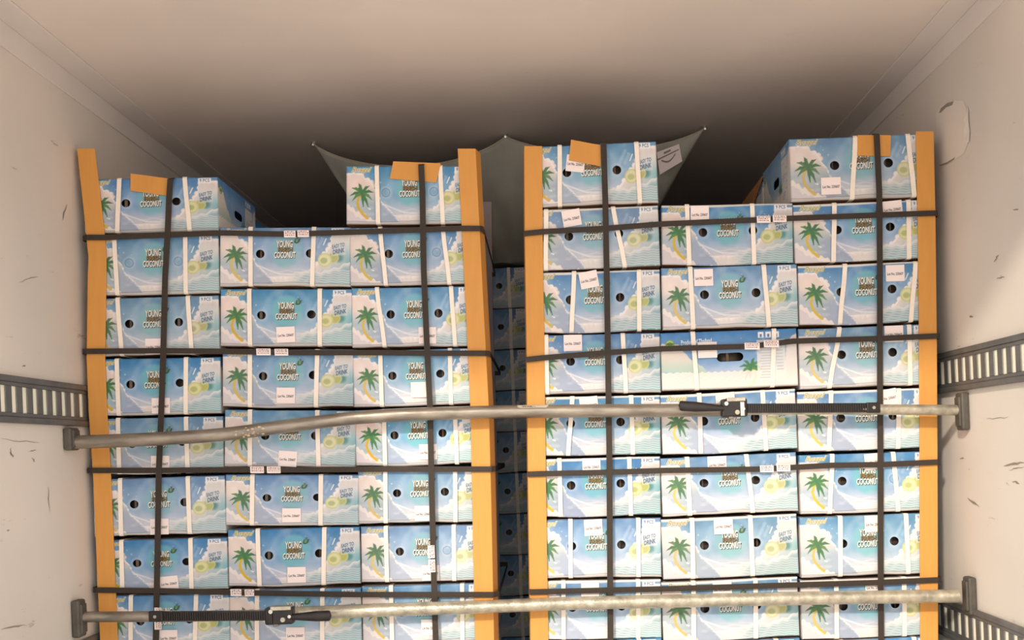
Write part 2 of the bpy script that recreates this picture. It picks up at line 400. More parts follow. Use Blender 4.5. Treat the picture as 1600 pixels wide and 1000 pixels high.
def art_front(u, v, closed=(0, 0), band='bottom'):
    X = u * A_; Y = v
    c = sky(u, v)
    wav = lambda f, p=0: np.sin((u * f + p) * 2 * np.pi)
    # logo glow
    e = np.hypot((u - .508) / .120, (v - .60) / .29)
    c = over(c, [128, 188, 202], 0.8 * sst(1.12, .86, e))
    c = over(c, [186, 204, 220], 0.22 * sst(.30, 0, np.abs(e - 1.40)))
    c = over(c, [196, 204, 216], .30 * sst(.5, .95, vnoise(X + 20, Y * 1.5, 6)))
    # pale sea in the middle and crests
    base = sst(.30, .12, v) * sst(.28, .42, u)
    c = over(c, [208, 204, 210], .75 * base)
    for k in range(7):
        yy = .06 + k * .036 + .008 * wav(5 + k * .3, k * .37) - .05 * (u - .6)
        c = over(c, [240, 236, 236], .7 * sst(.011, .002, np.abs(v - yy)) * sst(.36, .48, u) * sst(.80 + .0 * u, .6, v * 2.2 + .1))
    d, t = seg_d(X, Y, .30 * A_, .34, .46 * A_, .20); c = over(c, [236, 236, 244], .8 * sst(.02, .004, d))
    d, t = seg_d(X, Y, .46 * A_, .20, .66 * A_, .17); c = over(c, [232, 232, 240], .8 * sst(.018, .004, d))
    # right cloud
    hr = np.interp(u, [.60, .66, .70, .74, .765, .785, .81, .84, .85, .858, .866, .875, 1.0], [.16, .22, .28, .38, .43, .53, .57, .66, .70, .86, .90, .925, .93])
    m = sst(-.008, .008, hr - v)
    for pu, pv, pr in ((.745, .38, .05), (.775, .46, .055), (.80, .55, .05), (.83, .62, .055), (.845, .70, .05), (.862, .80, .045), (.87, .885, .045), (.70, .27, .045), (.665, .21, .04)):
        m = np.maximum(m, sst(pr, pr - .014, np.hypot(X - pu * A_, Y - pv)))
    n = vnoise(X + 7, Y, 7)
    hr = hr + (vnoise(X + 2, Y * .5, 26) - .5) * .05
    cc = np.array([238, 226, 222.]) * np.ones(c.shape)
    dep = np.clip((hr - v) / .5, 0, 1)[..., None]
    cc = cc * (1 - .55 * dep) + np.array([160, 188, 200.]) * .55 * dep
    cc = over(cc, [132, 184, 196], sst(.90, 1.0, u) * sst(.75, .45, v) * .9)
    cc = over(cc, [104, 158, 168], sst(.10, .0, np.hypot(X - .925 * A_, (Y - .50) * .8)) * .75)
    cc = cc + ((n - .5) * 18)[..., None]
    cc = over(cc, [250, 246, 244], .8 * sst(.07, .0, np.abs(hr - v)))
    c = over(c, cc, m)
    # sea on the right with white wave lines
    hs = np.interp(u, [.55, .70, .78, .86, .92, .96, 1.0], [.22, .26, .24, .30, .33, .39, .42]) + .012 * wav(14)
    ms = sst(-.006, .006, hs - v) * sst(.52, .66, u)
    sc = np.array([158, 186, 196.]) * np.ones(c.shape)
    sc = over(sc, [236, 232, 232], sst(.10, .0, hs - v) * .95)
    sc = over(sc, [140, 196, 196], sst(.7, 1, u) * sst(.16, .06, v) * .6)
    for k in range(7):
        yy = .035 + k * .038 + .007 * wav(11 + k * .7, k * .31)
        sc = over(sc, [236, 232, 230], .62 * sst(.016, .003, np.abs(v - yy)))
    c = over(c, sc, ms * .95)
    # left cloud
    hl = np.interp(u, [0, .10, .135, .145, .185, .20, .215, .232, .25, .262, .275, .30, .34, .40, .46], [.875, .88, .875, .80, .77, .70, .64, .58, .54, .47, .40, .34, .26, .12, -.1])
    m = sst(-.008, .008, hl - v)
    for pu, pv, pr in ((.20, .72, .05), (.215, .665, .045), (.17, .76, .05), (.245, .50, .04), (.262, .455, .032), (.06, .87, .03), (.12, .86, .03)):
        m = np.maximum(m, sst(pr, pr - .014, np.hypot(X - pu * A_, Y - pv)))
    cc = np.array([240, 222, 214.]) * np.ones(c.shape)
    cc = over(cc, [170, 188, 200], sst(.66, .36, v) * .85)
    cc = over(cc, [168, 178, 204], sst(.14, .26, u) * sst(.5, .3, v) * .8)
    cc = cc + ((n - .5) * 12)[..., None]
    cc = over(cc, [200, 206, 222], .6 * sst(.4, .9, vnoise(X + 11, Y * 2, 9)) * sst(.5, .3, v))
    cc = over(cc, [250, 246, 246], .85 * sst(.06, .0, np.abs(hl + (vnoise(X + 5, Y * 2, 30) - .5) * .05 - v)))
    c = over(c, cc, m)
    # lower left cream puffs
    hb = np.interp(u, [0, .03, .07, .12, .16, .20, .25, .30], [.34, .33, .25, .18, .15, .10, .04, -.02]) + .012 * wav(22)
    hb = hb + (vnoise(X + 9, Y * .3, 24) - .5) * .06
    c = over(c, [246, 234, 228], .95 * sst(-.006, .006, hb - v))
    c = over(c, [206, 198, 210], .5 * sst(-.006, .006, hb - .09 - v))
    d, t = seg_d(X, Y, .175 * A_, .27, .19 * A_, .255); c = over(c, [244, 246, 250], sst(.015, .006, d))
    c = palm(c, X, Y, .125 * A_, .53, .165)
    # cut coconuts
    c = over(c, [86, 142, 140], .75 * sst(.10, .03, np.hypot(X - .912 * A_, (Y - .47))))
    for (cu, cv, r, a1, a2) in ((.872, .485, .098, [206, 206, 144], [190, 192, 122]), (.805, .445, .125, [214, 212, 150], [228, 226, 180])):
        dd = np.hypot(X - cu * A_, Y - cv)
        c = over(c, a1, sst(r, r - .012, dd))
        c = over(c, a2, sst(r * .82, r * .7, dd))
    dd = np.hypot((X - .798 * A_) / 1.25, Y - .435)
    c = over(c, [184, 190, 128], sst(.062, .035, dd) * .9)
    c = over(c, [216, 196, 84], sst(.008, .002, np.hypot(X - .80 * A_, Y - .545)) * .8)
    # frames of the small texts
    c = over(c, [246, 244, 246], sst(0, .006, .052 - np.abs(u - .905)) * sst(0, .008, .050 - np.abs(v - .935)))
    yy = v - .63 - (u - .90) * .22
    c = over(c, [222, 226, 232], .55 * sst(0, .004, .056 - np.abs(u - .91)) * sst(0, .006, .115 - np.abs(yy)))
    # closed push-out discs
    for k, (hu, hv) in enumerate(((.312, .545), (.693, .555))):
        dd = np.hypot(X - hu * A_, Y - hv)
        c = over(c, [206, 218, 234], .35 * sst(.05, .0, np.abs(dd - .085)))
        if closed[k]: c = over(c, [92, 112, 148], .7 * sst(.010, .002, np.abs(dd - .070)))
    # board edge of the lid
    if band == 'bottom':
        c = over(c, [206, 200, 196], sst(.05, .03, v + .01 * wav(1.3)))
        c = over(c, [120, 116, 120], .6 * sst(.008, .002, np.abs(v - .05 + .01 * wav(1.3))))
    else:
        c = over(c, [236, 230, 226], sst(.955, .97, v + .008 * wav(.9)))
    return np.clip(c, 0, 255)

def art_side(u, v, closed=(0, 0), band='bottom'):
    X = u * A_; Y = v
    c = sky(u, v)
    wav = lambda f, p=0: np.sin((u * f + p) * 2 * np.pi)
    hl = np.interp(u, [0, .09, .13, .17, .20, .24, .30, .36], [.80, .82, .78, .66, .56, .50, .40, .22]) + .012 * wav(17)
    m = sst(-.008, .008, hl - v)
    cc = np.array([234, 222, 214.]) * np.ones(c.shape)
    cc = over(cc, [172, 200, 188], sst(.62, .3, v) * .8)
    c = over(c, cc, m)
    hs = np.interp(u, [0, .2, .35, .6, .8, 1], [.32, .30, .24, .22, .20, .26]) + .01 * wav(12)
    sc = np.array([168, 196, 208.]) * np.ones(c.shape)
    for k in range(8):
        yy = .04 + k * .036 + .009 * wav(13 + k * .7, k * .31)
        sc = over(sc, [246, 244, 240], .85 * sst(.013, .003, np.abs(v - yy)))
    c = over(c, sc, sst(-.01, .01, hs - v))
    c = over(c, [238, 230, 224], sst(.86, .93, u) * sst(1.0, .5, v) * .6)
    c = palm(c, X, Y, .655 * A_, .36, .15, -1)
    hr = np.interp(u, [.9, .93, 1.0], [.3, .80, .93]) + .01 * wav(21)
    c = over(c, [240, 228, 222], .85 * sst(-.006, .006, hr - v))
    # information panel
    pan = sst(0, .003, .105 - np.abs(u - .805)) * sst(0, .006, .36 - np.abs(v - .46))
    c = over(c, [232, 228, 224], .85 * pan)
    for k in range(13):
        yy = .17 + k * .047
        c = over(c, [150, 150, 160], .6 * sst(.007, .003, np.abs(v - yy)) * sst(0, .004, .045 - np.abs(u - .762 - .008 * (k % 3))))
    for k in range(7):
        c = over(c, [140, 144, 158], .55 * sst(.008, .003, np.abs(v - (.3 + k * .055))) * sst(0, .004, .028 - np.abs(u - .868)))
    # badge and pictograms
    dd = np.hypot(X - .068 * A_, Y - .80)
    c = over(c, [142, 168, 92], sst(.078, .07, dd)); c = over(c, [206, 214, 140], sst(.012, .004, np.abs(dd - .05)))
    c = over(c, [92, 128, 70], sst(0, .004, .022 - np.abs(v - .80)) * sst(.06, .05, dd))
    for cu in (.735, .79, .848):
        bx = sst(0, .004, .022 - np.abs(u - cu)) * sst(0, .008, .055 - np.abs(v - .905))
        c = over(c, [240, 240, 242], bx)
        c = over(c, [96, 128, 158], bx * sst(0, .004, .009 - np.abs(u - cu)) * sst(0, .006, .03 - np.abs(v - .895)))
    c = over(c, [206, 200, 196], sst(.04, .02, v))
    return np.clip(c, 0, 255)

_font_cache = {}
def text_geo(s, bold=0.0, shear=0.0):
    """triangulated letters, normalised to a 1 x 1 box"""
    key = (s, bold, shear)
    if key in _font_cache: return _font_cache[key]
    cu = bpy.data.curves.new('t', 'FONT'); cu.body = s; cu.resolution_u = 2; cu.offset = bold; cu.shear = shear; cu.fill_mode = 'FRONT'
    ob = bpy.data.objects.new('t', cu); COL.objects.link(ob)
    bpy.context.view_layer.update()
    ev = ob.evaluated_get(bpy.context.evaluated_depsgraph_get())
    me = ev.to_mesh()
    v = np.array([tuple(x.co)[:2] for x in me.vertices]); f = [tuple(p.vertices) for p in me.polygons]
    ev.to_mesh_clear()
    bpy.data.objects.remove(ob); bpy.data.curves.remove(cu)
    mn, mx = v.min(0), v.max(0)
    v = (v - mn) / (mx - mn)
    _font_cache[key] = (v, f)
    return v, f

def warp(seed):
    r = random.Random(seed)
    a = [r.uniform(-1, 1) for _ in range(12)]
    def f(x, z):      # x in -.5...5, z in 0..1 -> dy, dz offsets
        dy = 0.0011 * (a[0] * np.sin(5 * x + a[1] * 3) + a[2] * np.sin(9 * x + 4 * z + a[3] * 3)) + 0.0012 * a[4] * np.sin(17 * x - 8 * z + a[5])
        dz = (0.0030 * a[6] * np.sin(6 * x + a[7] * 3) + 0.0009 * a[8] * np.sin(19 * x + a[9] * 3)) * (1 - z) + 0.0012 * a[10] * np.sin(5 * x + a[11] * 3) * z
        return dy, dz
    return f

HR = 0.0121
def panel_grid(NX, NZ, w, h, art, holes, slot=None):
    us = np.linspace(0, 1, NX + 1); vs = np.linspace(0, 1, NZ + 1)
    U, V = np.meshgrid(us, vs)
    x = U.copy() * w; z = V.copy() * h
    cell = w / NX
    keepf = np.ones((NZ, NX), bool)
    xc = (us[:-1] + us[1:]) / 2 * w; zc = (vs[:-1] + vs[1:]) / 2 * h
    XC, ZCc = np.meshgrid(xc, zc)
    for (hx, hz, r, ext) in holes:        # ext: half length of the straight part of a slot
        def sd(a, b):
            qx = np.clip(a - hx, -ext, ext)
            return np.hypot(a - hx - qx, b - hz), a - hx - qx, b - hz
        d, dx, dz = sd(x, z)
        sel = np.abs(d - r) < 0.8 * cell
        k = np.where(sel, r / np.maximum(d, 1e-9), 1)
        qx = np.clip(x - hx, -ext, ext)
        x = np.where(sel, hx + qx + dx * k, x); z = np.where(sel, hz + dz * k, z)
        dc, _, _ = sd(XC, ZCc)
        keepf &= dc > r
    idx = np.arange((NX + 1) * (NZ + 1)).reshape(NZ + 1, NX + 1)
    q = np.stack([idx[:-1, :-1], idx[:-1, 1:], idx[1:, 1:], idx[1:, :-1]], -1)[keepf]
    col = art(x / w, z / h)
    return x.ravel(), z.ravel(), q, col.reshape(-1, 3)

def carton_mesh(name, kind='front', closed=(0, 0), band='bottom', seed=1):
    V, F, C = [], [], []
    nv = 0
    wf = warp(seed)
    R = 0.005
    def put(v, f, c):
        nonlocal nv
        V.append(v); F.append((np.asarray(f) + nv) if len(f) else None); C.append(c); nv += len(v)
    def front_map(x, z, lift=0.0):
        dy, dz = wf(x / W0 - .5, z / H0)
        ex = np.minimum(x, W0 - x); ez = np.minimum(z, H0 - z); e = np.minimum(ex, ez)
        k = np.clip(R - e, 0, R); rd = R - np.sqrt(np.maximum(R * R - k * k, 0))
        edge = np.clip(e / 0.03, 0, 1)
        return np.stack([x - W0 / 2, rd + dy * edge - lift, z + dz], -1)
    hv = .545
    hol = []
    if kind == 'front':
        for k, (hu, hv) in enumerate(((.312, .545), (.693, .555))):
            if not closed[k]: hol.append((hu * W0, hv * H0, HR, 0.0))
        art = lambda u, v: art_front(u, v, closed, band)
    else:
        hol.append((.505 * W0, .545 * H0, 0.0125, 0.0235))
        art = lambda u, v: art_side(u, v, closed, band)
    x, z, q, c = panel_grid(240, 108, W0, H0, art, hol)
    put(front_map(x, z), q, c)
    # hole rims and the divider board behind them
    for (hx, hz, r, ext) in hol:
        n = 28; ring = []
        for k in range(n):
            a = 2 * math.pi * k / n
            ring.append((hx + (ext if math.cos(a) > 0 else -ext) + r * math.cos(a), hz + r * math.sin(a)))
        ring = np.array(ring)
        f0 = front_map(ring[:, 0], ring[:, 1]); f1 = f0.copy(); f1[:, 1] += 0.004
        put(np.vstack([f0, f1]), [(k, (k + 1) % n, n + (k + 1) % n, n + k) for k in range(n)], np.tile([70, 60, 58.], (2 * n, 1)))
    rr = random.Random(seed * 7 + closed[0])
    for (hx, hz, r, ext) in hol:
        xo = hx - W0 / 2 + rr.uniform(-.006, .006)
        w2 = rr.uniform(.002, .0045)
        v = np.array([(xo - w2, .014, .02), (xo + w2, .017, .02), (xo + w2, .017, H0 - .02), (xo - w2, .014, H0 - .02)])
        put(v, [(0, 1, 2, 3)], np.tile([132, 108, 84.], (4, 1)))
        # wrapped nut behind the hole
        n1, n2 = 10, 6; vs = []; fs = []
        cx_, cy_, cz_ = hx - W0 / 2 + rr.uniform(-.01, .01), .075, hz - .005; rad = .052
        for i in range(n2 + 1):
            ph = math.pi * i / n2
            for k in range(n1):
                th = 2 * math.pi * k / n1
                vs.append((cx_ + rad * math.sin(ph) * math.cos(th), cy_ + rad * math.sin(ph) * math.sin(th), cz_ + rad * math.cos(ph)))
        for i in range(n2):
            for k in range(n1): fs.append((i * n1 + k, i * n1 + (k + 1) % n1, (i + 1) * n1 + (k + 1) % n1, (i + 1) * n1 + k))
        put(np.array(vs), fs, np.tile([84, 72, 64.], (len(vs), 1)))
    # sides
    for sx in (1, -1):
        xs, zs, qs, cs = panel_grid(100, 46, D0 - R, H0, lambda u, v: art_side(u, v), [(.505 * D0, .545 * H0, 0.0125, 0.0235)])
        dy0, dz = wf(np.full_like(xs, .5 * sx), zs / H0)
        yy = R + xs if sx > 0 else D0 - xs
        dzs = dz * np.clip(1 - (yy / D0), 0, 1)
        v = np.stack([np.full_like(xs, sx * W0 / 2), yy, zs + dzs], -1)
        put(v, qs, cs)
    hw = W0 / 2
    blue = np.tile([110, 150, 196.], (4, 1)); br = np.tile([176, 128, 84.], (4, 1))
    put(np.array([(-hw, R, H0 - .0005), (hw, R, H0 - .0005), (hw, D0, H0 - .0005), (-hw, D0, H0 - .0005)]), [(0, 1, 2, 3)], np.tile([214, 206, 198.], (4, 1)))
    put(np.array([(-hw, R, .0005), (hw, R, .0005), (hw, D0, .0005), (-hw, D0, .0005)]), [(3, 2, 1, 0)], br)
    put(np.array([(-hw, D0, 0), (hw, D0, 0), (hw, D0, H0), (-hw, D0, H0)]), [(3, 2, 1, 0)], blue)
    allf = [tuple(int(i) for i in f) for F_ in F if F_ is not None for f in F_]
    nbase = len(allf)
    # lettering
    extra_f = []
    def text(s, u0, v0, u1, v1, col, lift, bold=0.0, shear=0.0, rot=0.0, dx=0.0, dz=0.0):
        nonlocal nv
        t, f = text_geo(s, bold, shear)
        w, h = (u1 - u0) * W0, (v1 - v0) * H0
        tx = (t[:, 0] - .5) * w; tz = (t[:, 1] - .5) * h
        tz = tz + tx * math.tan(math.radians(rot))
        X_ = (u0 + u1) / 2 * W0 + tx + dx; Z_ = (v0 + v1) / 2 * H0 + tz + dz
        V.append(front_map(X_, Z_, lift)); C.append(np.tile(np.array(col, float), (len(t), 1)))
        extra_f.extend([tuple(i + nv for i in ff) for ff in f]); nv += len(t)
    if kind == 'front':
        for (s, u0, v0, u1, v1, col) in (('YOUNG', .437, .655, .560, .775, (250, 240, 226)), ('FRESH', .447, .578, .560, .660, (146, 118, 66)), ('COCONUT', .418, .470, .582, .580, (252, 244, 232))):
            text(s, u0, v0, u1, v1, (60, 66, 56), .0006, .075, dx=.0011, dz=-.0017)
            text(s, u0, v0, u1, v1, col, .0009, .028)
        text('U', .570, .720, .622, .805, (74, 104, 76), .0006, .09, .3)
        text('Y', .588, .775, .608, .835, (84, 120, 84), .0007, .09, .1)
        text('o', .583, .755, .60, .80, (120, 160, 96), .0009, .05)
        text('Roxgel', .040, .865, .205, .985, (236, 232, 214), .0006, .07, .45)
        text('Roxgel', .044, .870, .201, .980, (188, 172, 84), .0009, .01, .45)
        text('9 PCS', .868, .905, .942, .965, (110, 128, 158), .0006, .02)
        text('EASY TO', .862, .650, .958, .720, (116, 136, 160), .0006, .03, rot=12)
        text('DRINK', .868, .555, .958, .635, (100, 124, 152), .0006, .035, rot=12)
    else:
        text('Product of Thailand', .150, .795, .375, .875, (236, 242, 248), .0006, .02, rot=3)
        text('Fresh', .150, .735, .200, .785, (236, 242, 248), .0006, .02, rot=3)
    Vv = np.vstack(V); Cc = np.vstack(C)
    me = bpy.data.meshes.new(name)
    me.from_pydata(Vv.tolist(), [], allf + extra_f)
    me.materials.append(M['print'])
    at = me.color_attributes.new('print', 'FLOAT_COLOR', 'POINT')
    rgba = np.ones((len(Vv), 4)); rgba[:, :3] = lin(Cc) * .9
    at.data.foreach_set('color', rgba.ravel())
    sm = np.zeros(len(me.polygons), bool); sm[:nbase] = True
    me.polygons.foreach_set('use_smooth', sm)
    me.update()
    return me

_bodies = {}
def body_mesh(kind, closed, band, seed):
    key = (kind, closed, band, seed)
    if key not in _bodies: _bodies[key] = carton_mesh('carton_body', kind, closed, band, seed)
    return _bodies[key]

_straps = {}
def strap_mesh(slant):
    """loop of flat plastic band round a carton, slant = top minus bottom x in front (m)"""
    k = round(slant / 0.0012)
    if k not in _straps:
        s = k * 0.0012; g = 0.0036; w = 0.0125
        a, b = s / 2, -s / 2
        pts = [(b, -g, .004), (b * .5, -g - .0006, H0 * .3), (0, -g - .0008, H0 * .5), (a * .5, -g - .0006, H0 * .7), (a, -g, H0 - .004), (a, .0, H0 + .0012), (a, .006, H0 + .0016),
               (a, D0 - .003, H0 + .0016), (a, D0 + .0016, H0 - .003), (b, D0 + .0016, .003), (b, D0 - .003, -.0012), (b, .006, -.0012), (b, .0, -.0004)]
        mb = MB(); mb.ribbon(pts, (1, 0, 0), w, 0.0009, closed=True)
        me = mesh_of('packing_strap', mb.v, mb.f, [M['strap_white']])
        _straps[k] = me
    return _straps[k]

def make_sticker_mesh(blank=False):
    w, h, t = 0.052, 0.046, 0.0005
    mb = MB(); mb.box(-w / 2, w / 2, -t, 0, -h / 2, h / 2)
    if not blank:
        tv, tf = text_geo('Lot No. 230607', 0.02)
        mb.add([((x - .5) * w * .86, -t - .0003, (y - .5) * h * .17 - .002) for x, y in tv], tf, 1)
    return mesh_of('sticker', mb.v, mb.f, [M['sticker'], M['ink']], mb.m)
STK = make_sticker_mesh(); STKB = make_sticker_mesh(True)

DP = 2.90                     # distance of the pallet fronts
ORD = ['topmost', 'second', 'third', 'fourth', 'fifth', 'sixth', 'seventh', 'eighth', 'ninth', 'tenth', 'eleventh', 'twelfth', 'thirteenth', 'fourteenth']

def carton_at(bl, br, tl, tr, d, kind, closed, band, seed, s1, s2, stk, label, group, pxmode=True):
    """corners in photo pixels at distance d; s1/s2 = (x_top, x_bottom) of the straps"""
    A, B, Cc, Dd = P(*bl, d), P(*br, d), P(*tl, d), P(*tr, d)
    base = (A + B) / 2; top = (Cc + Dd) / 2
    w = (B - A).length; tilt = math.atan2((B - A).z + (Dd - Cc).z, (B - A).x + (Dd - Cc).x)
    h = (top - base).length - 0.0028
    root = thing('coconut_carton', label, 'box', base, group)
    root.rotation_euler = (0, -tilt, 0)
    root.scale = (w / W0, 1, h / H0)
    bo = link('carton_body', body_mesh(kind, closed, band, seed), root)
    inv = (Matrix.Translation(base) @ Matrix.Rotation(-tilt, 4, 'Y') @ Matrix.Diagonal((w / W0, 1, h / H0, 1))).inverted()
    for s in (s1, s2):
        if s is None: continue
        pt = inv @ P(s[0], (tl[1] + tr[1]) / 2, d); pb = inv @ P(s[1], (bl[1] + br[1]) / 2, d)
        st = link('packing_strap', strap_mesh(pt.x - pb.x), root)
        st.location = ((pt.x + pb.x) / 2, 0, 0)
    if stk:
        p = inv @ P(stk[0], stk[1], d)
        z = min(max(p.z, .024), H0 - .024) if len(stk) < 4 else p.z
        so = link('sticker', STKB if (len(stk) > 2 and stk[2] == 'blank') else STK, root)
        so.location = (p.x, -0.0046 if any(abs(p.x - (inv @ P(q[1], p_y, d)).x) < .03 for q in (s1, s2) if q for p_y in (stk[1],)) else -0.0032, z)
        if len(stk) > 2 and stk[2] != 'blank': so.rotation_euler = (0, -math.radians(stk[2]), 0)
        so['label'] = 'white paper sticker'
    return root

OO, CCd, OC = (0, 0), (1, 1), (0, 1)
# (x_left, x_right, y_top_left, y_top_right, y_bottom_left, y_bottom_right, strap1, strap2, sticker, holes, kind)
L1 = [
 (132, 341, 279, 274, 364, 361, (187, 184), (289, 297), None, OO, 'front'),
 (139, 342, 367, 366, 463, 457, (179, 184), (290, 291), None, CCd, 'front'),
 (140, 343, 466, 459, 556, 553, (184, 191), (294, 300), (242, 545), OO, 'front'),
 (141, 345, 560, 556, 650, 646, (183, 186), (291, 291), (252, 634), OO, 'front'),
 (143, 349, 653, 649, 741, 738, (185, 187), (291, 294), (251, 724), OO, 'front'),
 (147, 353, 747, 742, 839, 832, (188, 190), (294, 297), (250, 826), OO, 'front'),
 (151, 356, 844, 838, 925, 921, (190, 192), (298, 300), (265, 911, 5), OO, 'front'),
 (157, 359, 930, 926, 1018, 1016, (205, 205), (307, 305), (264, 996), OO, 'front')]
L2 = [
 (343, 547, 354, 353, 446, 448, (392, 392), (491, 488), None, OO, 'front'),
 (344, 550, 450, 450, 541, 541, (390, 391), (500, 500), (447, 523, 3), OO, 'front'),
 (347, 552, 545, 544, 635, 637, (391, 391), (496, 494), (447, 618), OO, 'front'),
 (350, 555, 639, 640, 728, 731, (391, 391), (496, 498), (450, 718, -3), OO, 'front'),
 (352, 560, 740, 740, 821, 821, (395, 394), (502, 501), (456, 805), OO, 'front'),
 (357, 563, 825, 823, 918, 912, (403, 406), (507, 506), (464, 898), OO, 'front'),
 (359, 565, 921, 917, 1010, 1008, (402, 402), (504, 504), (462, 992), OO, 'front')]
L3 = [
 (541, 746, 257, 258, 351, 349, (589, 591), (688, 692), None, CCd, 'front'),
 (547, 750, 354, 352, 447, 443, (594, 603), (692, 702), None, OC, 'front'),
 (550, 753, 448, 446, 543, 540, (589, 601), (705, 711), (668, 524), OO, 'front'),
 (553, 757, 547, 542, 637, 630, (594, 597), (703, 705), (656, 609, 'blank'), OO, 'front'),
 (556, 760, 640, 634, 728, 725, (600, 602), (711, 714), (669, 706), OO, 'front'),
 (560, 763, 731, 728, 818, 815, (602, 603), (711, 712), (662, 802), OO, 'front'),
 (565, 766, 821, 819, 911, 906, (603, 605), (709, 710), (673, 895), OC, 'front'),
 (567, 770, 915, 910, 1006, 1002, (611, 613), (722, 723), (672, 980), OO, 'front')]
R1 = [
 (824, 1029, 228, 219, 324, 316, (874, 875), (994, 1000), (899, 256, -8), OO, 'front'),
 (827, 1032, 327, 319, 423, 415, (853, 853), (958, 976), (893, 341, 8), OO, 'front'),
 (828, 1033, 424, 420, 521, 516, (897, 893), (998, 999), (920, 437, 10), OO, 'front'),
 (829, 1033, 523, 518, 616, 613, (853, 855), (973, 978), (895, 536), OO, 'front'),
 (829, 1033, 619, 616, 713, 709, (894, 888), (986, 989), (920, 628, 5), OO, 'front'),
 (830, 1033, 716, 712, 808, 805, (874, 876), (983, 986), (924, 724), OO, 'front'),
 (831, 1034, 811, 808, 904, 901, (891, 892), (997, 998), (927, 822, 3), OO, 'front'),
 (832, 1034, 907, 904, 1000, 997, (880, 881), (997, 997), (922, 916), OO, 'front')]
R2 = [
 (1035, 1240, 318, 317, 415, 411, (1073, 1077), (1175, 1178), (1093, 335), OO, 'front'),
 (1036, 1248, 417, 411, 515, 509, (1078, 1083), (1193, 1201), (1099, 434), OO, 'front'),
 (1035, 1248, 518, 512, 612, 602, (1082, 1089), (1209, 1207), (1105, 547, 'blank', 1), OO, 'side'),
 (1036, 1247, 616, 606, 711, 702, (1092, 1095), (1191, 1197), (1133, 623, 3), OO, 'front'),
 (1036, 1248, 714, 706, 808, 797, (1073, 1078), (1166, 1176), (1120, 722), OO, 'front'),
 (1037, 1249, 811, 801, 906, 897, (1081, 1083), (1172, 1176), (1130, 820), OO, 'front'),
 (1037, 1250, 909, 900, 1003, 995, (1083, 1084), (1180, 1181), (1128, 912), OO, 'front')]
R3 = [
 (1237, 1458, 215, 207, 315, 306, (1336, 1331), (1418, 1428), (1298, 291), OO, 'front'),
 (1243, 1459, 319, 309, 411, 403, (1303, 1302), (1419, 1420), (1394, 323, 4), OO, 'front'),
 (1250, 1460, 414, 406, 508, 502, (1320, 1312), (1430, 1423), (1398, 427), OO, 'front'),
 (1251, 1461, 512, 505, 608, 600, (1311, 1296), (1420, 1422), (1396, 519), OO, 'front'),
 (1249, 1462, 611, 604, 706, 699, (1298, 1295), (1404, 1403), (1386, 614, 9), OO, 'front'),
 (1252, 1463, 710, 703, 804, 797, (1300, 1296), (1395, 1403), (1365, 716, 4), OC, 'front'),
 (1253, 1464, 807, 800, 903, 895, (1312, 1313), (1415, 1419), (1365, 812), OO, 'front'),
 (1254, 1465, 906, 899, 1000, 992, (1306, 1307), (1412, 1413), (1366, 908), OO, 'front')]
GROUP = {'L': 'coconut cartons stacked on the left pallet', 'R': 'coconut cartons stacked on the right pallet'}
NAMES = {'L1': ("left pallet's left column"), 'L2': ("left pallet's middle column"), 'L3': ("left pallet's right column"),
         'R1': ("right pallet's left column"), 'R2': ("right pallet's middle column"), 'R3': ("right pallet's right column")}
Z_DECK = 0.145
seedc = 0
col_base = {}
for cname, rows in (('L1', L1), ('L2', L2), ('L3', L3), ('R1', R1), ('R2', R2), ('R3', R3)):
    for i, (xl, xr, ytl, ytr, ybl, ybr, s1, s2, stk, hol, kind) in enumerate(rows):
        if cname == 'L3': xr -= 7
        seedc += 1
        band = 'bottom' if (cname[0] == 'L' or (seedc * 7) % 3 == 0) else 'top'
        seed = 1 + (seedc % 3)
        if hol != OO or kind == 'side': band = 'bottom'; seed = 2
        extra = ''
        if kind == 'side': lab = 'pale carton turned side-on with an oval hand slot, %s in the %s' % (ORD[i], NAMES[cname])
        elif i == 0: lab = 'blue printed coconut carton on top of the %s' % NAMES[cname]
        elif hol == CCd: lab = 'blue coconut carton with unopened hand holes, %s from top in the %s' % (ORD[i], NAMES[cname])
        else: lab = 'blue printed coconut carton, %s from the top in the %s' % (ORD[i], NAMES[cname])
        carton_at((xl, ybl), (xr, ybr), (xl, ytl), (xr, ytr), DP, kind, hol, band, seed, s1, s2, stk, lab, GROUP[cname[0]])
    # the rows below the picture that carry the stack
    last = rows[-1]
    zb = P((last[0] + last[1]) / 2, (last[4] + last[5]) / 2, DP).z
    A = P(last[0], last[4], DP); B = P(last[1], last[5], DP)
    n = 5; ph = (zb - Z_DECK - .004) / n
    for j in range(n):
        root = thing('coconut_carton', 'blue printed coconut carton, %s from the top in the %s' % (ORD[min(len(rows) + j, 13)], NAMES[cname]), 'box',
                     ((A.x + B.x) / 2, DP, zb - .002 - (j + 1) * ph), GROUP[cname[0]])
        root.scale = ((B - A).length / W0, 1, (ph - .003) / H0)
        link('carton_body', body_mesh('front', OO, 'bottom', 1 + j % 3), root)
        for xx in (-.08, .12):
            st = link('packing_strap', strap_mesh(0), root); st.location = (xx, 0, 0)

# second row of cartons in depth, where the photo shows their flanks
def rear_carton(x0, x1, z0, z1, y, label, group, seed=2, tilt=0.0, band='bottom'):
    root = thing('coconut_carton', label, 'box', ((x0 + x1) / 2, y, z0), group)
    root.scale = ((x1 - x0) / W0, 1, (z1 - z0 - .003) / H0); root.rotation_euler = (tilt, 0, 0)
    link('carton_body', body_mesh('front', OO, band, seed), root)
    for xx in (-.08, .11):
        st = link('packing_strap', strap_mesh(0.0036 if seed == 3 else 0), root); st.location = (xx, 0, 0)
    return root
YR = DP + D0 + 0.012
